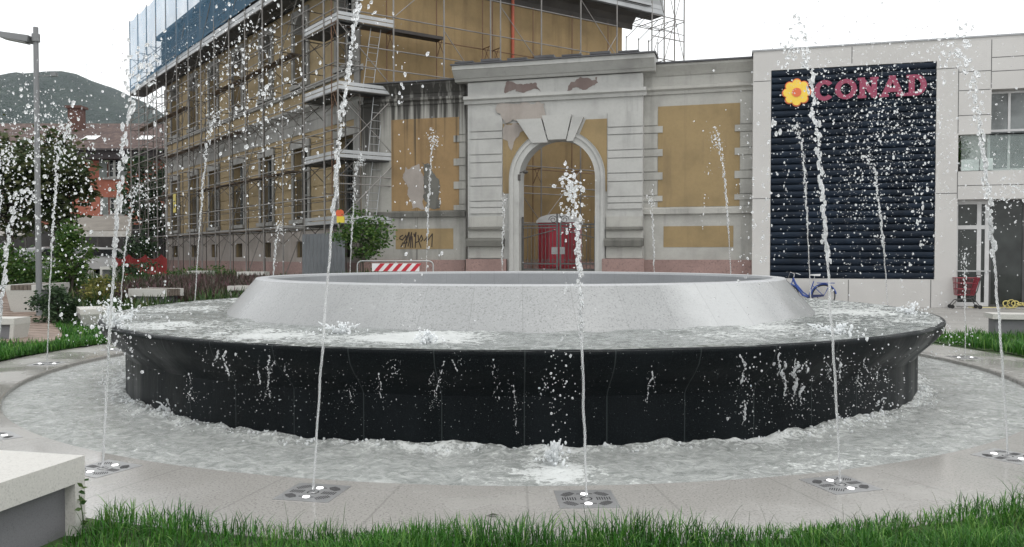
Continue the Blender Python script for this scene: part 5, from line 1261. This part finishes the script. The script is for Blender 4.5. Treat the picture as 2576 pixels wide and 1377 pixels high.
# ================================================================ lamp post
lp = Thing('street_lamp', 'tall slim grey lamp post with one flat lamp head at left', 'street lamp', gat(97, 19)); m_pole = plain('pole_grey', (.17, .175, .18), .45, .1, 1)
pb_ = lp.base; pt = P(85, 69, 19.0); M = MB(); M.tube([pb_-np.array([0, 0, .1]), np.array([pb_[0], pb_[1], pt[2]])], [.068, .056], 14); lp.part('pole', M, m_pole, smooth=False)
zc = P(85, 97, 19)[2]; x0 = pb_[0]
M = MB(); M.tube([np.array([x0, 19, zc-.08]), np.array([x0, 19, zc+.1])], .09, 14); M.tube([np.array([x0-.07, 19, zc+.02]), np.array([x0-.26, 19, zc+.03])], .02, 8); lp.part('bracket', M, m_pole)
M = MB(); a, b = P(76, 100, 19), P(5, 90, 19); M.hexa([a+np.array([0, -.14, -.08]), a+np.array([0, .14, -.08]), b+np.array([0, .14, -.06]), b+np.array([0, -.14, -.06])], [a+np.array([.03, -.14, .07]), a+np.array([.03, .14, .07]), b+np.array([.02, .13, .07]), b+np.array([.02, -.13, .07])]); ho = lp.part('lamp_head', M, m_pole)
M = MB(); M.hexa([a+np.array([-.06, -.11, -.10]), a+np.array([-.06, .11, -.10]), b+np.array([.06, .11, -.08]), b+np.array([.06, -.11, -.08])], [a+np.array([-.06, -.11, -.082]), a+np.array([-.06, .11, -.082]), b+np.array([.06, .11, -.062]), b+np.array([.06, -.11, -.062])]); lp.part('lens', M, plain('lamp_lens', (.4, .4, .4), .3), ho)
zs_ = P(100, 191, 19)[2]; M = MB(); M.tube([np.array([x0+.05, 19, zs_]), np.array([x0+.36, 19, zs_])], .012, 6); M.box((x0+.42, 19, zs_+.03), (.12, .09, .09)); lp.part('sensor', M, m_pole)
# ================================================================ red house
FH = Fr((P(200, 640, 61)[0], 61), (1, 0), (0, -1)); m_hred = mk_plaster('red_render', (.32, .108, .07), (.12, .05, .03), .45)
hs = Thing('red_house', 'long red rendered house with tiled roof and grey shutters, far left', 'house', FH.W(0, .5, 0))
def hx(x): return FH.S(x, 0, 450)
def hz(y): return FH.Z(285, y, 0)
ha, hb = hx(-260), hx(432); ze = hz(374)
wins = [(hx(271), hx(300), hz(447), hz(398)), (hx(273), hx(302), hz(540), hz(497)), (hx(120), hx(149), hz(447), hz(398)), (hx(-20), hx(9), hz(447), hz(398))]
M = MB(); FH.holes(M, ha, hb, 0, ze+.3, wins, -.4, 0); hs.part('wall', M, m_hred, norm=False)
M = MB(); FH.box(M, ha, ha+.3, 0, ze, -9, -.41); FH.box(M, hb-.3, hb, 0, ze, -9, -.41); FH.box(M, ha, hb, 0, ze, -9.3, -9); hs.part('rear_walls', M, m_hred)
def mk_tiles():
    m = NT('roof_tiles'); p = m.pos(); w = m.n('TexWave', {'Vector': p, 'Scale': 4.2, 'Distortion': .6, 'Detail': 2.}, bands_direction='X').outputs['Fac']
    w2 = m.n('TexWave', {'Vector': p, 'Scale': 3.2, 'Distortion': 1.2, 'Detail': 2.}, bands_direction='Y').outputs['Fac']
    c = m.ramp(m.noise(2.5, 6, p), [(.3, (.06, .042, .038)), (.5, (.11, .072, .062)), (.72, (.17, .12, .10))]); c = m.mix(m.mr(w, .0, .5, .55, 0), c, (.05, .03, .028)); c = m.mix(m.mr(w2, .0, .3, .4, 0), c, (.05, .03, .028)); m.bump(w, .6, .05); return m.fin(c, .85)
m_tiles = mk_tiles()
zr = P(200, 311, 66)[2]; ze_ = P(200, 375, 59.8)[2]
M = MB(); M.add([(ha-.5+FH.O[0], 59.8, ze_), (hb+.5+FH.O[0], 59.8, ze_), (hb+.5+FH.O[0], 66, zr), (ha-.5+FH.O[0], 66, zr), (ha-.5+FH.O[0], 72, ze_), (hb+.5+FH.O[0], 72, ze_)], [(0, 1, 2, 3), (3, 2, 5, 4), (0, 4, 5, 1), (0, 3, 4), (1, 5, 2)])
ro = hs.part('roof', M, m_tiles, norm=False)
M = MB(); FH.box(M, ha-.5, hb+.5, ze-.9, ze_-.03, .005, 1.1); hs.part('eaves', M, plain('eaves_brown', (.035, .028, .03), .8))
M = MB(); FH.mould(M, ha-.5, hb+.5, [(1.2, ze_-.10), (1.36, ze_-.10), (1.36, ze_+.03), (1.2, ze_+.03)]); hs.part('gutter', M, plain('gutter_dark', (.05, .04, .04), .6))
M = MB(); c = P(193, 300, 64.5); M.box((c[0], 64.5, zr-.3), (1.0, .8, 2.6)); M.box((c[0], 64.5, zr+1.0), (1.3, 1.1, .2)); hs.part('chimney', M, plain('chimney_brick', (.10, .05, .04), .9, .3, 6), ro)
M = MB()
for xx in (228, 366): c = P(xx, 334, 62.2); sl_ = (zr-ze_)/6.2; zz = ze_+sl_*(62.2-59.8)+.06; M.add([(c[0]-.55, 61.8, zz-.4*sl_), (c[0]+.55, 61.8, zz-.4*sl_), (c[0]+.55, 62.7, zz+.5*sl_), (c[0]-.55, 62.7, zz+.5*sl_)], [(0, 1, 2, 3)])
hs.part('skylight', M, mk_emit('skylight_glass', (1, 1, 1), 0.0), ro, norm=False)
m_shut = plain('shutter_grey', (.18, .20, .19), .7, .15); m_wwhite = plain('window_white', (.45, .45, .43), .6, .1)
for a, b, z0, z1 in wins:
    M = MB(); f = .09
    for q in ((a, a+f, z0, z1), (b-f, b, z0, z1), ((a+b)/2-f, (a+b)/2+f, z0, z1), (a+f, (a+b)/2-f, z0, z0+f), ((a+b)/2+f, b-f, z0, z0+f), (a+f, (a+b)/2-f, z1-f, z1), ((a+b)/2+f, b-f, z1-f, z1)): FH.box(M, *q, -.2, -.13)
    for zz in (z0+(z1-z0)/3, z0+(z1-z0)*2/3): FH.box(M, a+f, (a+b)/2-f, zz-.03, zz+.03, -.19, -.14); FH.box(M, (a+b)/2+f, b-f, zz-.03, zz+.03, -.19, -.14)
    o = hs.part('window', M, m_wwhite); M = MB(); FH.box(M, a, b, z0, z1, -.26, -.24); hs.part('pane', M, m_glz, o)
    M = MB(); FH.box(M, a-.35, b+.35, z0-.16, z0-.01, .005, .16); hs.part('sill', M, m_bgray, o)
    for q in ((a-.62, a-.02), (b+.02, b+.62)):
        M = MB(); FH.box(M, q[0], q[1], z0, z1, .005, .05)
        for zz in np.arange(z0+.08, z1-.08, .1): FH.box(M, q[0]+.07, q[1]-.07, zz, zz+.06, .051, .07)
        hs.part('shutter', M, m_shut)
# ---- awnings in front of the house
m_canv = plain('awning_canvas', (.2, .18, .155), .8, .2, 1.2); m_post = plain('awning_post', (.06, .055, .05), .6)
def awning(label, x0, x1, yt, yb, Y, depth):
    a, b = P(x0, yt, Y+depth), P(x1, yt, Y+depth); c, d = P(x0, yb, Y), P(x1, yb, Y); t = Thing('awning', label, 'awning', (a+b)/2*np.array([1, 1, 0])+np.array([0, 0, .55]), 'awnings under the red house'); M = MB(); e = np.array([0, 0, .04]); n = 10
    for i in range(n):
        u0, u1 = i/n, (i+1)/n; q = [c+(d-c)*u0, c+(d-c)*u1, a+(b-a)*u1, a+(b-a)*u0]; M.hexa(q, [k+e for k in q])
    t.part('canvas', M, m_canv)
    M = MB(); v = np.array([0, 0, .32]); M.hexa([c-v+np.array([0, -.02, 0]), d-v+np.array([0, -.02, 0]), d-v, c-v], [c+np.array([0, -.02, 0]), d+np.array([0, -.02, 0]), d, c]); t.part('valance', M, plain('valance_pale', (.45, .43, .40), .8, .15))
    for q in (c, d, c+(d-c)*.5): M = MB(); M.tube([np.array([q[0], q[1]+.1, .3]), q+np.array([0, .1, -.05])], .05, 6); t.part('post', M, m_post)
awning('long beige awning at the left edge under the big leafy tree', -120, 62, 560, 580, 50, 3)
awning('beige awning between the lamp post and the scaffolding', 158, 330, 545, 582, 47, 4)
M = MB(); pA, pB = P(-200, 600, 55), P(420, 600, 55); M.box(((pA[0]+pB[0])/2, 58.5, 2.2), (pB[0]-pA[0], .3, 3.4)); tag(M.build('awning_shade_wall', plain('awning_painted_shade', (.03, .028, .027), .8, .3), base=((pA[0]+pB[0])/2, 58.5, .5)), 'low wall under the awnings of the red house, their shade painted on', 'wall')  # shade under the awnings is put into this wall's near-black colour
# ---- parked cars
m_carw = plain('car_white', (.60, .61, .62), .25, .05); m_cars = plain('car_silver', (.36, .37, .38), .28, .06, metal=.3); m_carg = mk_glass('car_glass', (.02, .022, .024))
def car(label, x, Y, ang, mat, L=4.1, H=1.48, W=1.72):
    b = gat(x, Y); t = Thing('parked_car', label, 'car', b, 'cars parked before the red house'); u = np.array([math.cos(ang), math.sin(ang), 0]); v = np.array([-math.sin(ang), math.cos(ang), 0])
    def Q(a, s, z): return b+u*a+v*s+np.array([0, 0, z])
    prof = [(-.5, .28), (-.5, .55), (-.47, .86), (-.34, .95), (-.2, 1.42), (-.05, 1.48), (.18, 1.46), (.36, 1.40), (.47, .98), (.5, .8), (.5, .3)]
    M = MB(); vs = []
    for s, k in ((-.5, .93), (-.44, 1.), (.44, 1.), (.5, .93)):
        for (a, z) in prof: w_ = s*W*(1-.20*max(0, (z-.95)/.5)); vs.append(Q(a*L*k, w_, z*H/1.48))
    n = len(prof); fs = [(i*n+j, (i+1)*n+j, (i+1)*n+(j+1) % n, i*n+(j+1) % n) for i in range(3) for j in range(n)]+[tuple(range(n)), tuple(range(3*n, 4*n))]
    M.add(vs, fs); t.part('body', M, mat)
    for s in (-1, 1):
        M = MB(); w_ = lambda z: s*W*.5*(1-.20*max(0, (z-.95)/.5))+s*.012; q = [(-.3, 1.0), (-.19, 1.36), (.30, 1.36), (.40, 1.0)]
        M.add([Q(a*L*.93, w_(z), z*H/1.48) for a, z in q]+[Q(a*L*.93, w_(z)-s*.02, z*H/1.48) for a, z in q], [(0, 1, 2, 3), (7, 6, 5, 4), (0, 4, 5, 1), (1, 5, 6, 2), (2, 6, 7, 3), (3, 7, 4, 0)]); t.part('side_window', M, m_carg)
    for (a0_, z0_, a1_, z1_) in ((-.345, .99, -.215, 1.38), (.462, 1.03, .372, 1.36)):
        M = MB(); dx = -.016 if a0_ < 0 else .016; M.add([Q(a0_*L+dx, -.36*W, z0_*H/1.48), Q(a0_*L+dx, .36*W, z0_*H/1.48), Q(a1_*L+dx, .34*W, z1_*H/1.48+.01), Q(a1_*L+dx, -.34*W, z1_*H/1.48+.01)], [(0, 1, 2, 3)]); t.part('windscreen' if a0_ < 0 else 'rear_window', M, m_carg, norm=False)
    for a in (-.31, .31):
        for s in (-1, 1): M = MB(); c = Q(a*L, s*W*.44, .31); M.tube([c-v*.1, c+v*.1], .31, 16); M.tube([c-v*.105, c+v*.105], .17, 12); t.part('wheel', M, m_tyre)
    for s in (-1, 1):
        M = MB(); M.ball(Q(-.485*L*.97, s*W*.36, .68), (.09, .16, .08), 1); t.part('headlight', M, plain('headlight', (.6, .6, .6), .2, .05)); M = MB(); M.ball(Q(.49*L*.97, s*W*.38, .85), (.06, .1, .12), 1); t.part('tail_light', M, m_red)
car('white parked car at the left edge behind the round shrub', 0, 45, R(8), m_carw)
car('white parked car right of the tall upright shrub, beneath the awning', 226, 44, R(70), m_carw)
car('silver parked car just right of the lamp post', 128, 43, R(60), m_cars)
# ---- red plastic site netting
m_rnet = mk_net('red_net', (.26, .03, .03), .9)
FN = Fr((P(350, 650, 40)[0], 40), (1, 0), (0, -1)); a, b = FN.S(283, 0), FN.S(420, 0)
sn = Thing('site_netting', 'red plastic site netting strung on stakes before the far scaffolding', 'fence', FN.W((a+b)/2, .55, 0))
M = MB(); n = 30; z0, z1 = .55, FN.Z(350, 640)
M.add([FN.W(a+(b-a)*i/n, z, .12*(float(vnoise(i*.4, z*2))-.5)) for i in range(n+1) for z in (z0, z0+.5*(z1-z0), z1-.25*abs(math.sin(i*.35)))], [(i*3+j, (i+1)*3+j, (i+1)*3+j+1, i*3+j+1) for i in range(n) for j in range(2)]); sn.part('net', M, m_rnet, norm=False)
for i in range(5): M = MB(); s_ = a+(b-a)*i/4; M.tube([FN.W(s_, .5, -.09), FN.W(s_, z1+.1, -.09)], .022, 6); sn.part('stake', M, m_tubed)
# ================================================================ hill
xs = np.linspace(-900, 300, 150); ys = np.linspace(520, 1500, 60)
XX, YY = np.meshgrid(xs, ys)
def hillz(X, Y):
    xp = 1288+X/980*F
    prof = np.interp(xp, [-700, -100, 0, 60, 130, 200, 240, 300, 340, 420, 520, 700, 1100], [300, 232, 214, 212, 203, 197, 203, 235, 262, 300, 350, 470, 640])
    top = (645-prof)/F*980
    k = sstep(530, 960, Y)*(1-.4*sstep(1050, 1500, Y))
    return top*k+14*(fbm(X/60, Y/60, 1.)-.5)*sstep(560, 700, Y)+6*(fbm(X/14, Y/14, 4., 4)-.5)+.5
def mk_hill():
    m = NT('wooded_hill'); p = m.pos(); v = m.n('TexVoronoi', {'Vector': p, 'Scale': .12}).outputs['Distance']
    c = m.ramp(m.noise(.03, 6, p, .65), [(.3, (.010, .022, .020)), (.5, (.018, .036, .028)), (.7, (.034, .055, .038))]); c = m.mix(m.mr(v, .2, .8, 0, .5), c, (.01, .022, .018)); m.bump(m.noise(.25, 5, p), 1., 6.); return m.fin(c, .95)
grid_sheet('hill', xs, ys, hillz, mk_hill())
def htop(x, y, Y=975): return P(x, y, Y)
ht = Thing('hilltop_tower', 'tiny dark tower on the left crest of the wooded hill', 'tower', P(22, 216, 975)-np.array([0, 0, 3]))
M = MB(); q = P(22, 211, 975); M.box(q, (4.2, 4.2, 9)); M.box(q+np.array([0, 0, 4.5]), (4.8, 4.8, .8)); ht.part('body', M, m_soff)
mt = Thing('radio_mast', 'very thin lattice radio mast on the summit of the hill', 'mast', P(217, 200, 975)); M = MB(); q0_, q1_ = P(217, 200, 975), P(217, 160, 975)
for dx, dy in ((-.5, -.4), (.5, -.4), (0, .5)): M.tube([q0_+np.array([dx*1.6, dy*1.6, -3]), q1_+np.array([dx*.5, dy*.5, 0])], .12, 4)
for i in range(9): z = q0_[2]+(q1_[2]-q0_[2])*i/9; M.tube([np.array([q0_[0]-.6, 975, z]), np.array([q0_[0]+.6, 975, z+1])], .08, 4)
mt.part('lattice', M, m_tubed)
# ================================================================ air
M = MB(); M.box((-300, 740, 135), (1900, 1560, 290)); hz_ = NT('haze_air'); hz_.t.nodes.remove(hz_.b)
pv = hz_.n('VolumePrincipled', {'Color': (.86, .92, 1.), 'Density': .00011}); hz_.t.links.new(pv.outputs[0], hz_.out.inputs['Volume'])
tag(M.build('haze', hz_.m), kind='stuff')
# ================================================================ sky, sun, render settings
w = bpy.data.worlds.new('World'); scene.world = w; w.use_nodes = True; nt = w.node_tree; bg = nt.nodes['Background']
SE_, SAZ = R(58), R(150)
sk = nt.nodes.new('ShaderNodeTexSky'); sk.sky_type = 'NISHITA'; sk.sun_disc = False; sk.sun_elevation = SE_; sk.sun_rotation = SAZ; sk.dust_density = 5; sk.air_density = 1.5
hsv = nt.nodes.new('ShaderNodeHueSaturation'); hsv.inputs['Saturation'].default_value = .25; nt.links.new(sk.outputs[0], hsv.inputs['Color'])
mx = nt.nodes.new('ShaderNodeMix'); mx.data_type = 'RGBA'; mx.inputs[0].default_value = .8; nt.links.new(hsv.outputs[0], mx.inputs[6]); mx.inputs[7].default_value = (13.0, 13.2, 13.3, 1); nt.links.new(mx.outputs[2], bg.inputs[0]); bg.inputs[1].default_value = .1
sun = bpy.data.lights.new('sun', 'SUN'); sun.energy = .7; sun.angle = R(16); sun.color = (1, .97, .93); so = bpy.data.objects.new('sun', sun); COL.objects.link(so)
so.location = (0, 0, 40); so.rotation_euler = (R(90)-SE_, 0, math.pi-SAZ)
vs = scene.view_settings; scene.display_settings.display_device = 'sRGB'; vs.view_transform = 'Standard'; vs.look = 'None'; vs.exposure = 0.33; vs.gamma = 1; vs.use_curve_mapping = False
scene.cycles.max_bounces = 10; scene.cycles.transmission_bounces = 8; scene.cycles.transparent_max_bounces = 16; scene.cycles.caustics_reflective = True; scene.cycles.caustics_refractive = True; scene.cycles.sample_clamp_indirect = 6
scene.cycles.use_denoising = True
